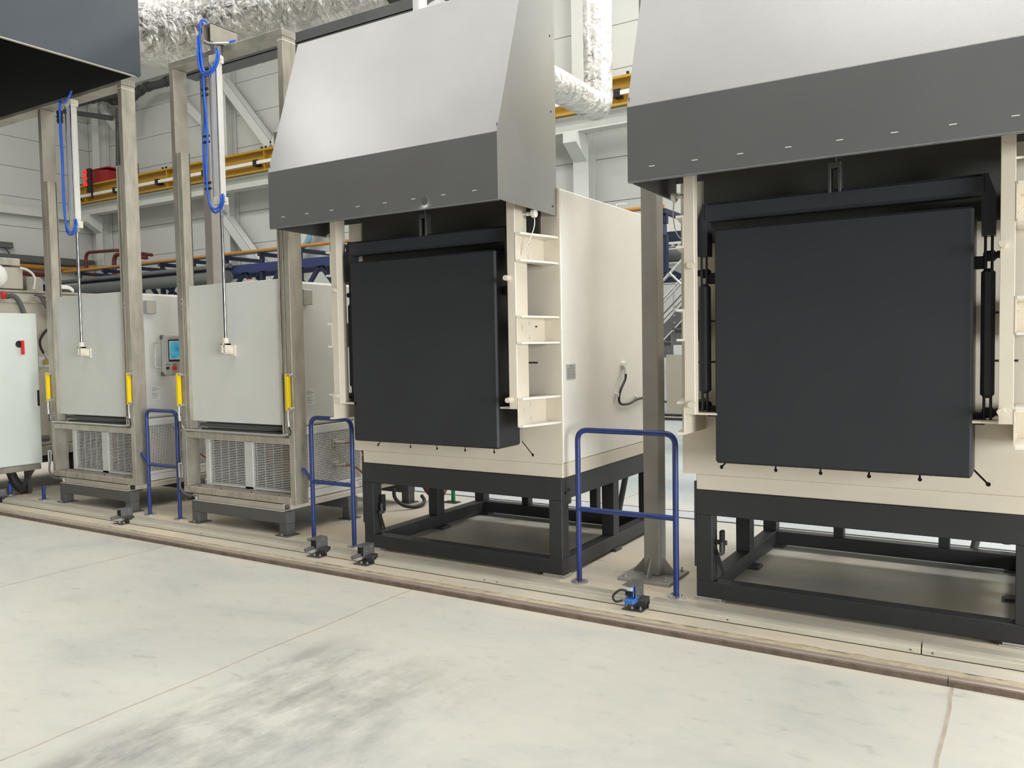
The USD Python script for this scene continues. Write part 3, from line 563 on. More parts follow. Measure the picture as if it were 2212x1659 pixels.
    obj('lift_clevis', [bx(CX-0.045+dx*0, CX-0.03, 4.60, 4.66, 2.37, 2.50, 0.002), bx(CX+0.005, CX+0.02, 4.60, 4.66, 2.37, 2.50, 0.002), bx(CX-0.045, CX+0.02, 4.60, 4.66, 2.50, 2.53, 0.002), cyl((CX-0.013, 4.63, 2.53), (CX-0.013, 4.63, 3.8), 0.012, 12)], 'dark_steel', t, label='clevis on the lifting rod')
    obj('lift_cylinder', cyl((CX-0.013, 4.63, 3.80), (CX-0.013, 4.63, 5.0), 0.05, 20), 'aluminium', t, label='white lift cylinder above the hood', smooth=40)
    # hood
    hl, hr = -4.594+dx+hood_dx, -2.650+dx+hood_dx
    yf, ys, yb = 4.140, 4.466, YF-0.004; z0, z1, z2 = 2.468, 2.868, 3.862; T = 0.005
    prof = [(yf, z0), (yf, z1-0.004), (yf+0.001, z1), (ys, z2), (yb, z2), (yb, z0+0.10)]
    def strip(p, q, nu, nv, seed, dent=None):
        U = np.linspace(hl, hr, nu); V = np.linspace(0, 1, nv); UU, VV = np.meshgrid(U, V, indexing='ij')
        yy = p[0]+(q[0]-p[0])*VV; zz = p[1]+(q[1]-p[1])*VV
        nrm = np.array([q[1]-p[1], -(q[0]-p[0])]); nrm = nrm/np.linalg.norm(nrm)
        w = 0.006*(meshkit.fbm(np.stack([UU*1.1, zz*1.4, yy*0], -1), 2, seed)-0.5)*np.sin(np.pi*VV)*np.sin(np.pi*(UU-hl)/(hr-hl))
        if dent:
            d_ = np.hypot((UU-dent[0])/0.045, (zz-dent[1])/0.06); w = w - 0.012*np.exp(-(d_**1.3)*1.6)*np.sin(np.pi*np.clip(VV*6, 0, 0.5))
        yy = yy - nrm[0]*w; zz = zz - nrm[1]*w
        v = np.stack([UU, yy, zz], -1).reshape(-1, 3); ix = np.arange(nu*nv).reshape(nu, nv)
        a = np.stack([ix[:-1, :-1], ix[1:, :-1], ix[1:, 1:], ix[:-1, 1:]], -1).reshape(-1, 4)
        return trimesh.Trimesh(v, np.vstack([a[:, [0, 1, 2]], a[:, [0, 2, 3]]]), process=False)
    parts = [strip(prof[0], prof[1], 240, 60, 3, (-3.20+dx, z0+0.045) if detail == 'mid' else None), strip(prof[2], prof[3], 80, 60, 9), strip(prof[3], prof[4], 2, 2, 1), strip(prof[4], prof[5], 2, 2, 1), strip(prof[1], prof[2], 80, 2, 1)]
    hood = obj('hood', parts, 'hood_grey', t, label='grey sheet metal fume hood with a sloped front', smooth=25)
    obj('tab_mark', [bx(hl+0.12+0.235*k, hl+0.15+0.235*k, yf-0.0012, yf+0.0005, z0+0.066, z0+0.070, 0) for k in range(8)], 'lit_edge', hood, kind='stuff')
    side = [(yf, z0), (yf, z1), (ys, z2), (yb, z2), (yb, z0-0.012)]
    obj('side_panel', prism(sg.Polygon(side), 'x', hr, hr+0.004), 'hood_grey', hood); obj('side_panel', prism(sg.Polygon(side), 'x', hl-0.004, hl), 'hood_grey', hood)
    obj('hood_lining', [prism(sg.Polygon([(yf+T+0.001, z0+0.004), (yf+T+0.001, z1-0.002), (ys+0.005, z2-T-0.002), (ys+0.006, z2-T-0.004), (yf+T+0.003, z1-0.003), (yf+T+0.003, z0+0.004)]), 'x', hl+0.006, hr-0.006),
                        bx(hr-0.004, hr-0.001, yf+0.01, yb-0.005, z0+0.02, z1+0.05, 0), bx(hl+0.001, hl+0.004, yf+0.01, yb-0.005, z0+0.0, z1+0.05, 0)], 'hood_inside', hood)
    obj('hem', bx(hl-0.002, hr+0.002, yf-0.001, yf+0.018, z0-0.007, z0, 0.001), 'cover_steel', hood)
    for y, z in ((yb-0.055, z0+0.045), (yb-0.06, 3.13), (yb-0.06, 3.62)): obj('hood_rivet', [cyl((hr+0.004, y, z), (hr+0.0055, y, z), 0.007, 10)], 'black_matt', hood)
    # side details
    np_ = obj('name_plate', bx(XR, XR+0.002, 4.935, 5.073, 1.356, 1.462, 0.0005), 'plate_silver', t, label='small grey rating plate')
    obj('print', [bx(XR+0.002, XR+0.0026, 4.952, 5.058, 1.432, 1.436, 0), bx(XR+0.002, XR+0.0026, 4.985, 5.03, 1.447, 1.453, 0)] +
        [bx(XR+0.002, XR+0.0026, 4.952+c*0.037, 4.952+c*0.037+w, 1.420-0.0105*k, 1.4235-0.0105*k, 0) for k in range(6) for c, w in ((0, 0.030), (1, 0.022), (2, 0.028))], 'print_grey', np_)
    g_ = obj('cable_gland', [cyl((XR, 5.865, 1.43), (XR+0.03, 5.865, 1.43), 0.03, 16), cyl((XR+0.02, 5.865, 1.42), (XR+0.03, 5.86, 1.36), 0.014, 12)], 'white_plastic', t, smooth=40)
    obj('power_cable', tube(spline([(XR+0.03, 5.86, 1.38), (XR+0.03, 5.85, 1.32), (XR+0.03, 5.76, 1.24), (XR+0.025, 5.74, 1.17), (XR+0.02, 5.80, 1.13), (XR+0.02, 5.95, 1.125), (XR+0.02, 6.12, 1.15), (XR+0.02, 6.45, 1.145)]), 0.0095, 8), 'black_rubber', g_, smooth=True)
    obj('cable_clip', [bx(XR, XR+0.02, 6.10, 6.13, 1.13, 1.175), bx(XR, XR+0.03, 5.72, 5.75, 1.19, 1.22)], 'white_plastic', t)
    obj('corner_cap', bx(XR-0.02, XR+0.01, YB-0.03, YB+0.005, 2.64, 2.665), 'white_plastic', t)
    obj('top_cable', tube(spline([(XR-0.1, 6.05, 2.645), (XR-0.12, 6.05, 2.70), (XR-0.06, 6.12, 2.715)]), 0.005, 6), 'white_plastic', t)
    obj('corrugated_hose', tube([(FR-0.16, YB+0.12, z) for z in np.linspace(0.15, 0.66, 60)], [0.03+0.004*(k % 2) for k in range(60)], 12), 'black_rubber', t)
    obj('gas_strut', [cyl((CX+0.55, YB+0.05, 0.05), (CX+0.68, YB+0.05, 0.66), 0.026, 12)], 'pipe_grey', t, smooth=40)
    if detail == 'mid':
        obj('side_tag', bx(XL+0.05, XL+0.10, YF-0.004, YF-0.001, 1.9, 1.95, 0.001), 'plate_white', t)
    else:
        cb = obj('control_box', bx(-2.005, XL, 5.20, 5.62, 1.135, 1.512, 0.006), 'cream_paint', t, label='cream box on the furnace side')
        obj('box_lid', bx(-2.010, XL-0.003, 5.193, 5.2, 1.13, 1.517, 0.001), 'cream_lit', cb)
        obj('side_rail', [bx(-2.36, -1.775, 5.98, 6.02, z0_, z1_) for z0_, z1_ in ((1.135, 1.15), (1.0, 1.02), (1.03, 1.05))], 'dark_steel', t)
    return t
furnace(0.0, 'middle chamber furnace, cream body under a grey hood, charcoal door', 0.0, True, 'mid')
furnace(2.73, 'right chamber furnace cut by the picture edge, widest charcoal door', 0.055, True, 'right')

# insulated exhaust ducts
def foil_tube(path, r, seed, ring=0.05, n=72, amp=0.02):
    p = np.array(path, float); N = len(p)
    m = tube(p, r, n); v = m.vertices.copy()
    t_ = np.gradient(p, axis=0); t_ /= np.linalg.norm(t_, axis=1, keepdims=True)
    s = np.concatenate([[0], np.cumsum(np.linalg.norm(np.diff(p, axis=0), axis=1))])
    for i in range(N):
        q = v[i*n:(i+1)*n]; d = q-p[i]; d /= np.linalg.norm(d, axis=1, keepdims=True)
        w = meshkit.fbm(q*np.array([9, 9, 9.0]), 4, seed)-0.5
        k = meshkit.fbm(q*2.2, 2, seed+5)-0.5
        rib = 0.35*np.abs(np.sin(np.pi*s[i]/ring))
        v[i*n:(i+1)*n] = q + d*(amp*(1.3*w+0.9*k+rib*0.35))[:, None]
    return trimesh.Trimesh(v, m.faces, process=False)
t = thing('exhaust_duct', 'upright silver foil duct rising behind the middle furnace', 'duct')
path = round_path([(-3.62, 4.87, 3.955), (-3.62, 7.56, 3.955), (-3.62, 7.56, 12.9)], 0.12, 10)
dense = [path[0]]
for a, b in zip(path[:-1], path[1:]):
    L = np.linalg.norm(b-a); k = max(1, int(L/0.016)) if b[2] < 7.5 else max(1, int(L/0.1))
    for j in range(1, k+1): dense.append(a+(b-a)*j/k)
obj('foil_wrap', foil_tube(dense, 0.142, 11, 0.052, 48, 0.011), 'foil', t, smooth=True)
t = thing('main_duct', 'thick crinkled silver foil duct across the top left', 'duct')
path = round_path([(-9.3, 5.436, 5.475), (-7.75, 6.2, 5.17), (-2.2, 6.2, 5.17)], 0.5, 14)
dense = [path[0]]
for a, b in zip(path[:-1], path[1:]):
    L = np.linalg.norm(b-a); k = max(1, int(L/0.022))
    for j in range(1, k+1): dense.append(a+(b-a)*j/k)
obj('foil_wrap', foil_tube(dense, 0.46, 4, 0.075, 120, 0.035), 'foil', t, smooth=True)
obj('tape_band', tube([(-4.95, 6.2, 5.15), (-4.74, 6.2, 5.15)], 0.475, 64), 'foil_tape', t, label='black band around the duct', smooth=40)
t = thing('support_beam', 'dark grey beam running under the silver main duct', 'beam')
obj('beam_web', bx(-7.25, -2.2, 5.46, 5.50, 4.375, 4.48), 'pipe_grey', t); obj('beam_flange', bx(-7.25, -2.2, 5.46, 5.62, 4.37, 4.39), 'pipe_grey', t)

# pillars
def pillar(x0, x1, y0, y1, h, lab):
    t = thing('steel_pillar', lab, 'pillar')
    obj('shaft', bx(x0, x1, y0, y1, 0.02, h, 0.006), 'pillar_grey', t)
    cx, cy = (x0+x1)/2, (y0+y1)/2
    obj('base_plate', bx(cx-0.19, cx+0.18, y0-0.145, y0+0.235, 0.0, 0.02, 0.002), 'pillar_grey', t)
    for pts in ([(x0, 0.021), (x0, 0.135), (x0-0.012, 0.135), (x0-0.105, 0.021)], [(x1, 0.021), (x1, 0.135), (x1+0.012, 0.135), (x1+0.105, 0.021)]):
        obj('gusset', prism(sg.Polygon(pts), 'y', cy-0.005, cy+0.005), 'pillar_grey', t)
    for pts in ([(y0, 0.021), (y0, 0.135), (y0-0.012, 0.135), (y0-0.09, 0.021)],):
        obj('gusset', prism(sg.Polygon(pts), 'x', cx-0.005, cx+0.005), 'pillar_grey', t)
    for bx_, by_ in ((cx-0.15, y0-0.10), (cx+0.14, y0-0.105), (cx+0.145, y0+0.19), (cx-0.15, y0+0.19)):
        obj('anchor_bolt', [cyl((bx_, by_, 0.02), (bx_, by_, 0.03), 0.013, 6), cyl((bx_, by_, 0.03), (bx_, by_, 0.052), 0.006, 8)], 'zinc', t)
    return t
pillar(-2.172, -2.060, 5.165, 5.288, 4.37, 'grey square steel pillar between middle and right furnaces')
t = pillar(-7.135, -7.02, 5.56, 5.70, 4.37, 'grey square steel pillar behind the second lifting frame')
obj('weld_seam', [bx(-7.1365, -7.0185, 5.5585, 5.7015, 3.285, 3.292, 0.001)], 'raw_steel', t)

# ================================================================== SMALL MACHINES WITH LIFTING FRAMES
def lift_machine(dx, lab, hood=False):
    t = thing('lift_door_oven', lab, 'oven')
    X = lambda x: x+dx
    S, SL_ = 'raw_steel', 'raw_steel_light'
    # stool
    obj('stool_beam', bx(X(-6.555), X(-5.300), 4.86, 4.96, 0.106, 0.210), 'stool_grey', t); obj('stool_beam', bx(X(-6.555), X(-5.300), 6.50, 6.60, 0.106, 0.210), 'stool_grey', t)
    obj('stool_beam', bx(X(-6.555), X(-5.300), 5.62, 5.74, 0.106, 0.210), 'stool_grey', t)
    for x in (-6.555, -5.395):
        for y in (4.862, 5.63, 6.50): obj('stool_leg', bx(X(x), X(x+0.092), y, y+0.095, 0.008, 0.106), 'stool_grey', t); obj('foot_plate', bx(X(x-0.03), X(x+0.12), y-0.025, y+0.125, 0, 0.008, 0.001), 'stool_grey', t)
        obj('foot_bolt', [bolt((X(x+0.045), 4.848, 0.008), (0, 0, 1), 0.012, 0.015)], 'zinc', t)
    # cream channel ring
    C = 'channel_cream'
    obj('base_channel', [bx(X(-6.535), X(-5.345), 4.858, 4.95, 0.266, 0.274, 0.001), bx(X(-6.535), X(-5.345), 4.858, 4.95, 0.2105, 0.217, 0.001), bx(X(-6.51), X(-5.37), 4.90, 4.906, 0.216, 0.267, 0.001),
                         hull([(X(x), y, z) for x in (-6.535, -6.525) for y, z in ((4.858, 0.274), (4.90, 0.274), (4.89, 0.211), (4.906, 0.211))])], C, t)
    obj('base_channel', [bx(X(-5.36), X(-5.345), 4.95, 6.65, 0.211, 0.274, 0.001), bx(X(-5.40), X(-5.30), 4.95, 6.65, 0.262, 0.272, 0.001)], C, t)
    obj('base_channel', [bx(X(-6.535), X(-6.52), 4.95, 6.65, 0.211, 0.274, 0.001)], C, t)
    # lifting frame
    L0, L1, R0, R1 = -6.632, -6.575, -5.222, -5.160
    y0, y1 = 4.84, 4.985
    obj('frame_sill', bx(X(-6.632), X(R0-0.001), y0, y1, 0.286, 0.343), SL_, t); obj('frame_bar', bx(X(L1), X(R0), y0, y0+0.06, 0.797, 0.850), SL_, t)
    obj('frame_post', [bx(X(L0), X(L1), y0, y1, 0.344, 4.165)], S, t); obj('frame_post', [bx(X(R0), X(R1), y0, y1, 0.286, 4.165)], SL_, t)
    obj('frame_beam', bx(X(L0-0.004)-(1.5 if hood else 0), X(R1+0.004), y0-0.003, y1+0.003, 4.166, 4.222), S, t)
    obj('post_joint', [bx(X(R0-0.001), X(R1+0.001), y0-0.001, y1+0.001, 4.13, 4.136, 0.0005)], 'lit_edge', t)
    for s, a in ((1, L1), (-1, R0)):
        for u0, u1, yy, m_ in ((0.004, 0.026, 4.836, S), (0.030, 0.050, 4.846, SL_), (0.060, 0.074, 4.840, SL_)):
            obj('guide_rail', bx(X(a+s*u0), X(a+s*u1), yy, 4.925, 0.88, 3.405, 0.002), m_, t)
        obj('guide_web', bx(X(a+s*0.004), X(a+s*0.074), 4.926, 4.934, 0.88, 3.405, 0.001), 'dark_steel', t)
        obj('guide_bolt', [bolt((X(a+s*0.015), 4.836, z), (0, -1, 0), 0.010, 0.012) for z in (2.07, 2.03, 0.96, 0.93)], 'zinc', t)
    obj('sill_bolts', [bolt((X(x), 4.875, 0.344), (0, 0, 1), 0.008, 0.004) for x in (-6.45, -6.15, -5.75, -5.4)], 'dark_steel', t)
    # body
    G = 'body_grey'
    obj('body', bx(X(-6.50), X(-5.335), 4.995, 6.68, 0.92, 2.188, 0.02), G, t)
    obj('body_belt', [bx(X(-6.505), X(-5.330), 5.02, 6.68, 0.866, 0.915, 0.003)], G, t)
    obj('ledge', [bx(X(-6.5), X(-5.34), 4.94, 4.995, 0.90, 0.93), bx(X(-6.5), X(-5.34), 4.95, 4.995, 0.862, 0.88)], 'pipe_grey', t)
    # lower compartment: side frames, front grilles, side mesh
    obj('lower_frame', [bx(X(-6.495), X(-6.437), 4.985, 5.02, 0.345, 0.866), bx(X(-5.955), X(-5.848), 4.985, 5.02, 0.345, 0.80), bx(X(-5.364), X(-5.335), 4.985, 5.02, 0.345, 0.866), bx(X(-6.44), X(-5.34), 4.985, 5.02, 0.768, 0.866), bx(X(-6.44), X(-5.34), 4.985, 5.02, 0.345, 0.366)], G, t)
    obj('side_frame', [bx(X(-5.36), X(-5.33), 5.02, 5.10, 0.345, 0.866), bx(X(-5.36), X(-5.33), 5.822, 5.88, 0.345, 0.866), bx(X(-5.36), X(-5.33), 5.10, 5.822, 0.345, 0.372), bx(X(-5.36), X(-5.33), 5.10, 5.822, 0.846, 0.866)], G, t)
    obj('side_cover', bx(X(-5.365), X(-5.335), 5.88, 6.66, 0.345, 0.866), G, t); obj('side_skirt', bx(X(-5.362), X(-5.328), 5.0, 6.66, 0.28, 0.342), G, t)
    for gx0, gx1 in ((-6.437, -5.955), (-5.848, -5.364)):
        sl = [bx(X(gx0), X(gx1), 4.992, 5.004, z, z+0.0075, 0) for z in np.arange(0.370, 0.766, 0.0152)] + [bx(X(x), X(x+0.006), 5.004, 5.008, 0.366, 0.768, 0) for x in np.linspace(gx0+0.03, gx1-0.03, 5)]
        obj('vent_grille', sl, G, t, label='vent grille of thin slats', kind='stuff')
    ms = [bx(X(-5.338), X(-5.333), 5.10, 5.822, z, z+0.006, 0) for z in np.arange(0.374, 0.846, 0.0155)] + [bx(X(-5.3385), X(-5.3335), y, y+0.006, 0.372, 0.846, 0) for y in np.arange(5.106, 5.82, 0.0185)]
    obj('side_mesh', ms, G, t, label='wire mesh side panel', kind='stuff')
    obj('inner_wall', [bx(X(-6.48), X(-5.40), 6.2, 6.22, 0.345, 0.86), bx(X(-6.49), X(-6.48), 5.02, 6.22, 0.345, 0.86), bx(X(-6.48), X(-5.36), 5.02, 6.2, 0.345, 0.35)], 'black_matt', t)
    for k in range(6):
        cx = -6.3+0.165*k
        obj('coil', cyl((X(cx), 5.35, 0.42), (X(cx), 5.35, 0.80), 0.055, 12), 'coil_red' if k % 2 == 0 else 'coil_green', t)
    obj('inner_unit', bx(X(-5.75), X(-5.42), 5.15, 5.75, 0.40, 0.74, 0.01), 'coil_red', t); obj('inner_unit', bx(X(-5.60), X(-5.41), 5.62, 5.80, 0.45, 0.80, 0.01), 'coil_green', t)
    # coolant couplings and hoses on the side
    for z in (0.735, 0.525):
        q = obj('coupling', [bx(X(-5.333), X(-5.325), 5.46, 5.52, z-0.035, z+0.035, 0.002), cyl((X(-5.325), 5.49, z), (X(-5.27), 5.53, z), 0.016, 12), cyl((X(-5.27), 5.53, z), (X(-5.255), 5.545, z), 0.021, 6)], 'plate_silver', t)
        obj('coolant_hose', tube(spline([(X(-5.255), 5.545, z), (X(-5.22), 5.60, z-0.01), (X(-5.17), 5.68, z-0.09), (X(-5.17), 5.72, z*0.55), (X(-5.19), 5.76, 0.30), (X(-5.24), 6.0, 0.285), (X(-5.28), 6.5, 0.29)]), 0.011, 10), 'copper_hose', q, smooth=True)
    # door
    d = obj('door', [bx(X(-6.530), X(-5.312), 4.872, 4.898, 0.952, 2.192, 0.004)], 'door_grey', t, label='flat grey lifting door')
    obj('door_edge', [bx(X(-5.318), X(-5.300), 4.876, 4.94, 0.955, 2.19, 0.006)], 'lit_edge', d)
    obj('hinge_plate', [bx(X(-5.300), X(-5.29), 4.89, 4.94, 1.85, 2.12, 0.002)], 'dark_steel', d)
    # pneumatic cylinder with rod and clevis
    cx, cy = X(-5.915), 4.79
    cb = 'aluminium'
    c = obj('pneumatic_cylinder', [bx(cx-0.040, cx+0.040, cy-0.038, cy+0.038, 2.92, 4.07, 0.016)], cb, t, label='aluminium pneumatic cylinder')
    obj('tie_rod', [cyl((cx+a*0.043, cy-0.040, 2.90), (cx+a*0.043, cy-0.040, 4.08), 0.006, 8) for a in (-1, 1)], 'chrome', c, smooth=50)
    obj('end_block', bx(cx-0.046, cx+0.046, cy-0.046, cy+0.046, 2.855, 2.925, 0.006), 'cylinder_cream', c); obj('end_block', bx(cx-0.046, cx+0.046, cy-0.046, cy+0.046, 4.065, 4.13, 0.006), 'cylinder_cream', c)
    for z in (2.892, 4.10): obj('fitting', [cyl((cx+0.05, cy-0.02, z), (cx+0.085, cy-0.02, z), 0.015, 10), bx(cx+0.06, cx+0.078, cy-0.05, cy+0.0, z-0.018, z+0.018, 0.003)], 'cylinder_cream', c, smooth=40)
    obj('rod_nut', cyl((cx, cy, 2.82), (cx, cy, 2.856), 0.022, 12), 'chrome', c); obj('piston_rod', cyl((cx, cy, 1.70), (cx, cy, 2.85), 0.0145, 16), 'rod_steel', c, smooth=50)
    obj('clevis', [cyl((cx, cy, 1.655), (cx, cy, 1.705), 0.026, 16), bx(cx-0.032, cx-0.012, cy-0.03, cy+0.03, 1.575, 1.66, 0.004), bx(cx+0.012, cx+0.032, cy-0.03, cy+0.03, 1.575, 1.66, 0.004), bx(cx-0.032, cx+0.032, cy-0.03, cy+0.03, 1.64, 1.66, 0.004), cyl((cx-0.04, cy, 1.60), (cx+0.04, cy, 1.60), 0.012, 12)], 'cylinder_cream', c)
    obj('door_lug', [bx(cx-0.012, cx+0.012, cy-0.02, 4.86, 1.565, 1.635, 0.004), bx(cx-0.035, cx+0.035, 4.858, 4.872, 1.545, 1.645, 0.003)], 'cylinder_cream', c)
    if not hood: obj('head_bracket', [bx(cx-0.06, cx-0.048, 4.70, 4.985, 4.223, 4.375, 0.002), bx(cx-0.06, cx+0.05, 4.70, 4.985, 4.365, 4.377, 0.002), bx(cx+0.04, cx+0.05, 4.70, 4.985, 4.223, 4.375, 0.002), bx(cx-0.03, cx+0.03, cy-0.035, cy+0.035, 4.13, 4.335, 0.004)], S, c)
    # blue air hoses
    R = 0.0100; yh = cy-0.058
    def hose(pts): return tube(spline([(cx+x, yh-y, z+0.03) for x, z, y in pts], 7), R, 8)
    if not hood:
        obj('air_hose', [hose([(-0.125, 4.33, -.02), (-0.15, 4.26, 0), (-0.135, 4.1, 0), (-0.115, 3.9, 0), (-0.10, 3.6, 0), (-0.135, 3.35, 0), (-0.125, 3.1, 0), (-0.10, 2.95, 0), (-0.07, 2.82, 0), (0.0, 2.755, .01), (0.08, 2.78, .01), (0.115, 2.85, .01), (0.10, 2.90, 0), (0.08, 2.88, 0)]),
                         hose([(-0.06, 4.33, 0), (-0.09, 4.31, .02), (-0.105, 4.22, .02), (-0.085, 4.05, .02), (-0.075, 3.8, .02), (-0.06, 3.6, .02), (-0.05, 3.4, .02), (-0.075, 3.15, .02), (-0.075, 2.95, .02), (-0.04, 2.82, .02), (0.03, 2.78, .02), (0.09, 2.82, .02), (0.10, 2.87, .02), (0.08, 2.87, 0)]),
                         hose([(-0.14, 4.28, .01), (-0.125, 4.1, .03), (-0.10, 3.98, .03), (-0.03, 3.925, .03), (0.07, 3.94, .03), (0.135, 4.02, .03), (0.125, 4.10, .02), (0.08, 4.13, 0)]),
                         hose([(-0.09, 4.15, .03), (-0.07, 4.0, .03), (-0.02, 3.94, .04), (0.06, 3.95, .04), (0.115, 4.03, .03), (0.10, 4.10, .02), (0.08, 4.08, 0)])], 'blue_hose', c, label='blue air hoses', smooth=True)
        obj('top_hose', [hose([(-0.13, 4.33, 0), (-0.12, 4.385, 0), (-0.09, 4.38, 0), (-0.06, 4.33, 0)]), hose([(-0.10, 4.31, .02), (-0.08, 4.39, .02), (-0.04, 4.38, .0), (-0.03, 4.34, -.05)]), hose([(0.0, 4.21, -.02), (0.08, 4.20, -.08), (0.16, 4.225, -.14)])], 'blue_hose', c, smooth=True)
        obj('sensor_lead', [hose([(-0.06, 4.22, .02), (0.03, 4.18, .02), (0.12, 4.20, -.10)])], 'plate_silver', c, smooth=True)
    else:
        obj('air_hose', [hose([(-0.10, 4.10, 0), (-0.105, 3.9, 0), (-0.095, 3.6, 0), (-0.10, 3.3, 0), (-0.10, 3.05, 0), (-0.09, 2.85, 0), (-0.03, 2.76, .01), (0.06, 2.76, .01), (0.115, 2.84, .01), (0.09, 2.90, 0)]),
                         hose([(-0.075, 4.10, .02), (-0.085, 3.8, .02), (-0.075, 3.5, .02), (-0.08, 3.2, .02), (-0.07, 2.95, .02), (-0.03, 2.81, .02), (0.04, 2.77, .02), (0.10, 2.82, .02), (0.08, 2.88, 0)]),
                         hose([(-0.09, 4.10, .02), (0.0, 4.05, .03), (0.09, 4.08, .03), (0.115, 4.16, .0)])], 'blue_hose', c, label='blue air hoses', smooth=True)
    obj('cable_tie', [cyl((cx-0.10, yh-0.03, z), (cx-0.10, yh+0.01, z+0.005), 0.024, 10) for z in (4.0, 3.96, 3.92)] if hood else [cyl((cx-0.125, yh, z), (cx-0.055, yh, z), 0.012, 8) for z in (3.85, 3.80, 3.45, 3.40, 3.05, 3.0)], 'black_rubber', c)
    # light curtain posts and conduit
    for x in (-6.645, -5.215):
        q = obj('light_curtain', [bx(X(x+0.004), X(x+0.040), 4.80, 4.835, 1.085, 1.395, 0.004), bx(X(x+0.026), X(x+0.029), 4.7985, 4.80, 1.10, 1.38, 0)], 'safety_yellow', t, label='yellow light curtain bar')
        obj('curtain_bracket', [bx(X(x+0.03), X(x+0.07), 4.80, 4.842, z, z+0.022) for z in (1.37, 1.09)], 'zinc', q)
        obj('curtain_plug', [cyl((X(x+0.022), 4.81, 1.085), (X(x+0.022), 4.81, 1.0), 0.010, 10), cyl((X(x+0.022), 4.81, 1.0), (X(x+0.03), 4.81, 0.95), 0.014, 10)], 'zinc', q, smooth=40)
        obj('curtain_cable', tube(spline([(X(x+0.03), 4.81, 0.95), (X(x+0.06), 4.80, 0.91), (X(x+0.05), 4.80, 0.88)]), 0.006, 6), 'black_rubber', q)
    obj('conduit', tube(round_path([(X(-6.62), 4.82, 0.93), (X(-6.58), 4.82, 0.872), (X(-5.28), 4.82, 0.872), (X(-5.22), 4.82, 0.885)], 0.04), 0.010, 10), 'zinc', t, smooth=50)
    jb = obj('junction_box', bx(X(-5.335), X(-5.265), 5.10, 5.205, 1.98, 2.115, 0.006), 'plate_silver', t, label='grey junction box')
    obj('box_window', bx(X(-5.265), X(-5.2635), 5.125, 5.185, 2.0, 2.09, 0), 'machine_beige', jb); obj('box_screw', [cyl((X(-5.265), y, z), (X(-5.262), y, z), 0.006, 8) for y in (5.115, 5.19) for z in (1.993, 2.10)], 'zinc', jb)
    npl = obj('data_plate', bx(X(-5.335), X(-5.3325), 5.15, 5.26, 1.10, 1.24, 0.0005), 'plate_white', t, label='white data plate')
    obj('print', [bx(X(-5.3325), X(-5.332), 5.16, 5.16+w, z, z+0.004, 0) for z, w in ((1.225, 0.05), (1.21, 0.085), (1.195, 0.06), (1.17, 0.07), (1.155, 0.05), (1.14, 0.075), (1.12, 0.06))], 'print_grey', npl)
    obj('floor_cable', tube(spline([(X(-6.63), 4.81, 0.55), (X(-6.635), 4.81, 0.45), (X(-6.63), 4.80, 0.33), (X(-6.55), 4.80, 0.275), (X(-6.45), 4.83, 0.262)]), 0.009, 10), 'hose_grey', t, smooth=True)
    obj('cable_holder', bx(X(-6.655), X(-6.63), 4.80, 4.83, 0.42, 0.56, 0.002), 'zinc', t)
    return t
m1 = lift_machine(-2.2, 'left oven with lifting door, its steel frame reaching the dark hood', hood=True)
m2 = lift_machine(0.0, 'oven with lifting door and free-standing steel frame, left of middle furnace')
# black drain hose loop and bundle behind the second oven
obj('drain_hose', tube(spline([(-5.20, 6.15, 0.215), (-5.19, 6.15, 0.13), (-5.14, 6.2, 0.055), (-5.08, 6.3, 0.022), (-5.06, 6.42, 0.03), (-5.12, 6.52, 0.05), (-5.18, 6.56, 0.08)]), 0.018, 12), 'black_rubber', label='black hose loop on the floor behind the middle furnace stand', cat='hose', smooth=True)
t = thing('hose_bundle', 'bundle of rust-red hoses dropping to floor behind second oven', 'hose')
for k, (a, b) in enumerate((((-5.24, 6.62, 0.30), (-5.08, 6.72, 0.0)), ((-5.2, 6.63, 0.42), (-5.1, 6.74, 0.02)), ((-4.95, 6.8, 0.36), (-5.08, 6.76, 0.03)))):
    a, b = np.array(a), np.array(b); obj('hose', tube(spline([a, a*0.6+b*0.4+[0.03*(k-1), 0, 0], b]), 0.014, 8), 'copper_hose', t, smooth=True)
obj('hose', tube(spline([(-5.27, 6.66, 0.25), (-5.2, 6.7, 0.1), (-5.1, 6.74, 0.03)]), 0.032, 10), 'oxide_red', t, smooth=True)
t = thing('green_bollard', 'short dark green post on floor seen through furnace stand', 'post')
obj('post_shaft', cyl((-4.93, 6.76, 0), (-4.93, 6.76, 0.155), 0.021, 14), 'green_plastic', t, smooth=40); obj('post_cap', cyl((-4.93, 6.76, 0.155), (-4.93, 6.76, 0.165), 0.023, 14), 'zinc', t); obj('post_base', bx(-5.02, -4.86, 6.70, 6.80, 0, 0.008), 'black_matt', t)
pipe('red_standpipe', [(-5.55, 7.5, 0), (-5.55, 7.5, 0.16), (-5.47, 7.52, 0.22), (-5.47, 7.52, 0.6)], 0.012, 'crane_red', 'thin red pipe behind the green post', rad=0.05)
t = thing('warning_lamp', 'small pinkish lamp on top of second oven', 'lamp')
obj('lamp_base', cyl((-6.06, 5.2, 2.189), (-6.06, 5.2, 2.20), 0.05, 16), 'lamp_pink', t); obj('lamp_dome', trimesh.creation.icosphere(2, 0.05).apply_transform(np.diag([1.2, 1, 0.7, 1])).apply_translation((-6.06, 5.2, 2.215)), 'lamp_pink', t, smooth=True)

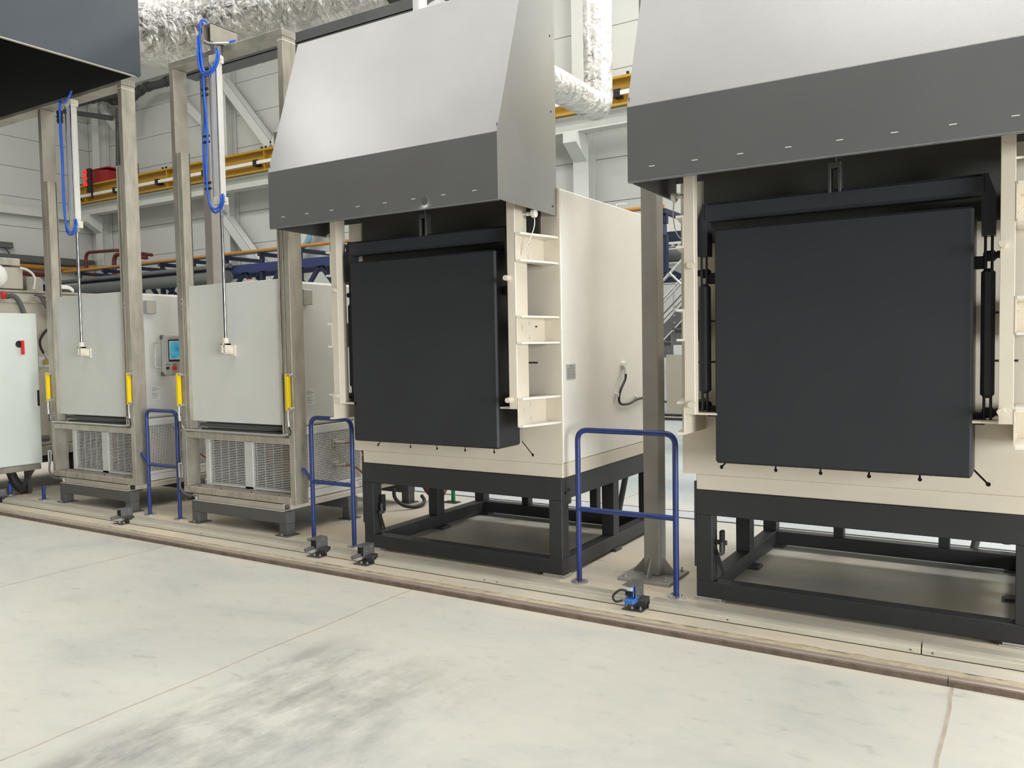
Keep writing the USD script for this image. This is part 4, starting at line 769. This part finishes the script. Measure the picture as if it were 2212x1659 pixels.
# dark hood over the left oven
t = thing('dark_hood', 'large dark blue-grey hood overhanging the top left corner', 'hood')
hx0, hx1, hy0, hy1, hz0 = -10.6, -7.03, 2.75, 4.828, 4.165
T = 0.006
obj('side_panel', prism(sg.Polygon([(hy0, hz0), (hy0, hz0+0.6), (hy0+0.5, hz0+1.6), (hy1, hz0+1.6), (hy1, hz0)]), 'x', hx1-T, hx1), 'hood_dark', t); obj('side_panel', prism(sg.Polygon([(hy0, hz0), (hy0, hz0+0.6), (hy0+0.5, hz0+1.6), (hy1, hz0+1.6), (hy1, hz0)]), 'x', hx0, hx0+T), 'hood_dark', t)
obj('front_panel', [bx(hx0+T, hx1-T, hy0, hy0+T, hz0, hz0+0.6, 0), prism(sg.Polygon([(hy0, hz0+0.6), (hy0+0.5, hz0+1.6), (hy0+0.506, hz0+1.597), (hy0+0.006, hz0+0.6)]), 'x', hx0+T, hx1-T)], 'hood_dark', t)
obj('back_panel', bx(hx0+T, hx1-T, hy1-T, hy1, hz0+0.03, hz0+1.6, 0), 'black_matt', t); obj('top_panel', bx(hx0, hx1, hy0+0.5, hy1, hz0+1.594, hz0+1.6, 0), 'hood_dark', t)
obj('lining', [bx(hx0+T+0.002, hx1-T-0.002, hy0+0.55, hy1-0.02, hz0+1.58, hz0+1.59, 0), bx(hx1-T-0.003, hx1-T-0.001, hy0+0.02, hy1-0.01, hz0+0.02, hz0+1.0, 0), bx(hx0+T+0.001, hx0+T+0.003, hy0+0.02, hy1-0.01, hz0+0.02, hz0+1.0, 0)], 'black_matt', t)
obj('back_lining', bx(hx0+0.01, hx1-0.01, hy1-T-0.004, hy1-T-0.001, hz0+0.03, hz0+1.5, 0), 'black_matt', t)
obj('hem', [bx(hx1-0.028, hx1+0.002, hy0, hy1, hz0-0.008, hz0, 0.001), bx(hx0, hx1, hy0, hy0+0.03, hz0-0.008, hz0, 0.001)], 'machine_beige', t)
obj('torn_edge', hull([(hx1+0.003, 4.70, hz0+0.01), (hx1-0.03, 4.80, hz0+0.03), (hx1+0.006, 4.82, hz0-0.01), (hx1-0.02, 4.69, hz0-0.004), (hx1+0.01, 4.76, hz0+0.035)]), 'hood_dark', t)

# operator panel between the ovens
t = thing('operator_panel', 'grey operator panel with blue touch screen beside left oven', 'control panel')
c0 = np.array([-7.20, 5.20, 1.555]); ang = math.radians(42)
Rm = np.eye(4); Rm[:3, :3] = [[math.cos(ang), -math.sin(ang), 0], [math.sin(ang), math.cos(ang), 0], [0, 0, 1]]; Rm[:3, 3] = c0
def loc(m): m = m.copy(); m.apply_transform(Rm); return m   # local -y faces the viewer
obj('panel_body', loc(bx(-0.13, 0.17, 0.0, 0.09, -0.20, 0.20, 0.012)), 'plate_silver', t)
obj('bezel', loc(bx(-0.055, 0.155, -0.006, 0.0, -0.06, 0.16, 0.003)), 'black_matt', t); obj('screen_frame', loc(bx(-0.045, 0.145, -0.009, -0.006, -0.04, 0.145, 0.001)), 'plate_white', t)
obj('screen', loc(bx(-0.035, 0.135, -0.011, -0.009, -0.028, 0.135, 0)), 'screen', t, label='blue touch screen')
obj('stop_button', loc(cyl((0.0, 0.0, -0.125), (0.0, -0.03, -0.125), 0.022, 16)), 'red_plastic', t, smooth=40); obj('start_button', loc(cyl((0.085, 0.0, -0.125), (0.085, -0.018, -0.125), 0.013, 14)), 'green_plastic', t, smooth=40)
obj('selector', loc(cyl((-0.065, 0.0, -0.125), (-0.065, -0.02, -0.125), 0.014, 14)), 'black_matt', t, smooth=40)
for x in (-0.065, 0.0, 0.085): obj('button_label', loc(bx(x-0.02, x+0.02, -0.0015, 0, -0.095, -0.085, 0)), 'print_grey', t)
obj('corner_piece', [loc(bx(-0.135, -0.10, -0.004, 0.094, 0.16, 0.205, 0.008)), loc(bx(-0.135, -0.10, -0.004, 0.094, -0.205, -0.16, 0.008))], 'hose_grey', t)
obj('grip_handle', [loc(tube(round_path([(-0.13, 0.03, 0.13), (-0.19, 0.03, 0.13), (-0.19, 0.03, -0.12), (-0.13, 0.03, -0.12)], 0.02), 0.008, 8))], 'zinc', t, smooth=50)
obj('swivel_arm', cyl((-7.24, 5.27, 1.46), (-7.515, 5.45, 1.46), 0.025, 12), 'plate_silver', t, smooth=40)

# ================================================================== FAR LEFT MACHINE AND CABINET
t = thing('switch_cabinet', 'pale green-grey switch cabinet with rotary switch at left edge', 'cabinet')
obj('cabinet_body', bx(-9.73, -9.412, 3.55, 5.03, 0.36, 2.035, 0.006), 'cabinet_grey', t)
obj('cabinet_door', bx(-9.411, -9.395, 3.56, 5.035, 0.365, 2.045, 0.006), 'cabinet_grey', t)
obj('plinth', bx(-9.72, -9.40, 3.56, 5.02, 0.295, 0.358, 0.003), 'raw_steel', t)
for y in (4.98, 3.6): obj('support_leg', bx(-9.70, -9.62, y, y+0.04, 0, 0.295), 'dark_steel', t)
obj('support_brace', bar((-9.66, 4.90, 0.02), (-9.5, 4.98, 0.29), 0.03, 0.03), 'dark_steel', t)
q = obj('rotary_switch', cyl((-9.395, 4.835, 1.705), (-9.385, 4.835, 1.705), 0.038, 20), 'black_matt', t, label='black and red rotary switch', smooth=40)
obj('switch_grip', bx(-9.385, -9.355, 4.845, 4.875, 1.59, 1.745, 0.006), 'red_plastic', q)
q = obj('door_handle', bx(-9.395, -9.37, 4.985, 5.02, 1.0, 1.24, 0.006), 'white_plastic', t); obj('handle_lever', bx(-9.37, -9.352, 4.99, 5.012, 1.01, 1.19, 0.006), 'black_matt', q)
t = thing('beige_machine', 'beige boxy machine with stacked housings behind the switch cabinet', 'machine')
obj('main_housing', bx(-11.2, -9.76, 3.9, 7.2, 0.52, 2.30, 0.01), 'machine_beige', t); obj('base_skirt', bx(-11.2, -9.74, 3.9, 7.2, 0.40, 0.515, 0.006), 'raw_steel_light', t)
obj('top_rail', [bx(-11.2, -9.74, 3.9, 7.2, 2.302, 2.325, 0.002), bx(-9.78, -9.74, 3.9, 7.2, 2.18, 2.20, 0.002)], 'raw_steel_light', t)
obj('control_housing', bx(-10.8, -9.80, 3.9, 5.125, 2.34, 2.59, 0.01), 'machine_beige', t); obj('upper_housing', bx(-10.8, -9.79, 3.9, 5.095, 2.605, 2.69, 0.008), 'raw_steel_light', t)
obj('side_housing', prism(sg.Polygon([(5.16, 2.327), (5.16, 2.49), (5.31, 2.495), (5.345, 2.465), (5.345, 2.327)]), 'x', -10.3, -9.80), 'raw_steel', t)
obj('white_vessel', trimesh.creation.icosphere(3, 0.11).apply_transform(np.diag([1, 1, 1.2, 1])).apply_translation((-9.72, 4.79, 2.47)), 'white_plastic', t, smooth=True)
for x, y in ((-10.9, 4.2), (-10.9, 6.6), (-9.95, 5.6), (-9.95, 6.9)): obj('machine_foot', bx(x, x+0.15, y, y+0.15, 0, 0.40), 'black_matt', t)
obj('machine_underside', bx(-11.1, -9.9, 4.0, 7.0, 0.30, 0.40, 0), 'black_matt', t)
obj('white_plate', bx(-9.76, -9.757, 5.235, 5.36, 1.44, 1.56, 0.0005), 'plate_white', t)
obj('pinkish_block', bx(-9.76, -9.70, 4.84, 4.90, 2.22, 2.29, 0.006), 'red_plastic', t)
obj('cable_bundle', [tube(spline([(-9.72, 5.20+0.02*k, 2.28), (-9.70, 5.25+0.03*k, 2.25), (-9.70, 5.32+0.03*k, 2.12), (-9.72, 5.40+0.02*k, 1.98)]), 0.010, 8) for k in range(3)], 'hose_grey', t, smooth=True)
obj('pale_hose', tube(spline([(-9.78, 5.08, 2.585), (-9.76, 5.16, 2.56), (-9.74, 5.22, 2.48), (-9.74, 5.20, 2.34)]), 0.014, 8), 'white_plastic', t, smooth=True)
obj('coiled_hose', [tube(spline([(-9.80, 5.45, 2.33), (-9.78, 5.52, 2.37), (-9.8, 5.65, 2.375), (-9.82, 5.72, 2.34)]) + np.array([0, 0, 0.012*k]), 0.012, 8) for k in range(3)], 'white_plastic', t, smooth=True)
q = obj('supply_hose', tube(spline([(-9.72, 5.36, 1.90), (-9.71, 5.29, 1.84), (-9.71, 5.235, 1.75), (-9.71, 5.24, 1.67), (-9.71, 5.27, 1.60)]), 0.014, 10), 'black_rubber', t, smooth=True)
obj('hose_fitting', [cyl((-9.71, 5.27, 1.60), (-9.71, 5.30, 1.545), 0.017, 12), cyl((-9.71, 5.30, 1.545), (-9.71, 5.31, 1.53), 0.02, 6)], 'zinc', q); obj('brass_valve', cyl((-9.74, 5.30, 1.50), (-9.68, 5.30, 1.50), 0.034, 16), 'brass', q, smooth=40)
obj('drain_stub', cyl((-9.74, 5.16, 0.60), (-9.74, 5.30, 0.60), 0.035, 14), 'hose_grey', t, smooth=40)
n = 50; pp = spline([(-9.66, 4.86, 2.24), (-9.62, 4.90, 2.25), (-9.58, 4.93, 2.22), (-9.56, 4.96, 2.14), (-9.56, 4.99, 2.045)], 12)
obj('flexible_conduit', tube(pp, [0.026+0.003*(k % 2) for k in range(len(pp))], 14), 'hose_grey', label='grey flexible conduit entering top of switch cabinet', cat='conduit')
pp = spline([(-9.60, 4.78, 0.30), (-9.62, 4.84, 0.16), (-9.68, 4.95, 0.05), (-9.78, 5.06, 0.015)], 16)
obj('corrugated_hose', tube(pp, [0.045+0.005*(k % 2) for k in range(len(pp))], 14), 'black_rubber', label='thick black corrugated hose under the switch cabinet', cat='hose')

# unseen frames around the added light strips
for i, (x, y, power) in enumerate(STRIPS):
    f = [bx(x-5.35, x+5.35, y+s_*0.85-0.05, y+s_*0.85+0.05, STRIP_Z-0.02, HALL_Z-0.01, 0) for s_ in (-1, 1)] + [bx(x+s_*5.3-0.05, x+s_*5.3+0.05, y-0.8, y+0.8, STRIP_Z-0.02, HALL_Z-0.01, 0) for s_ in (-1, 1)]
    obj('window_%d' % (i+1), f, 'white_steel', label='white frame around an added light strip', cat='window', kind='structure')
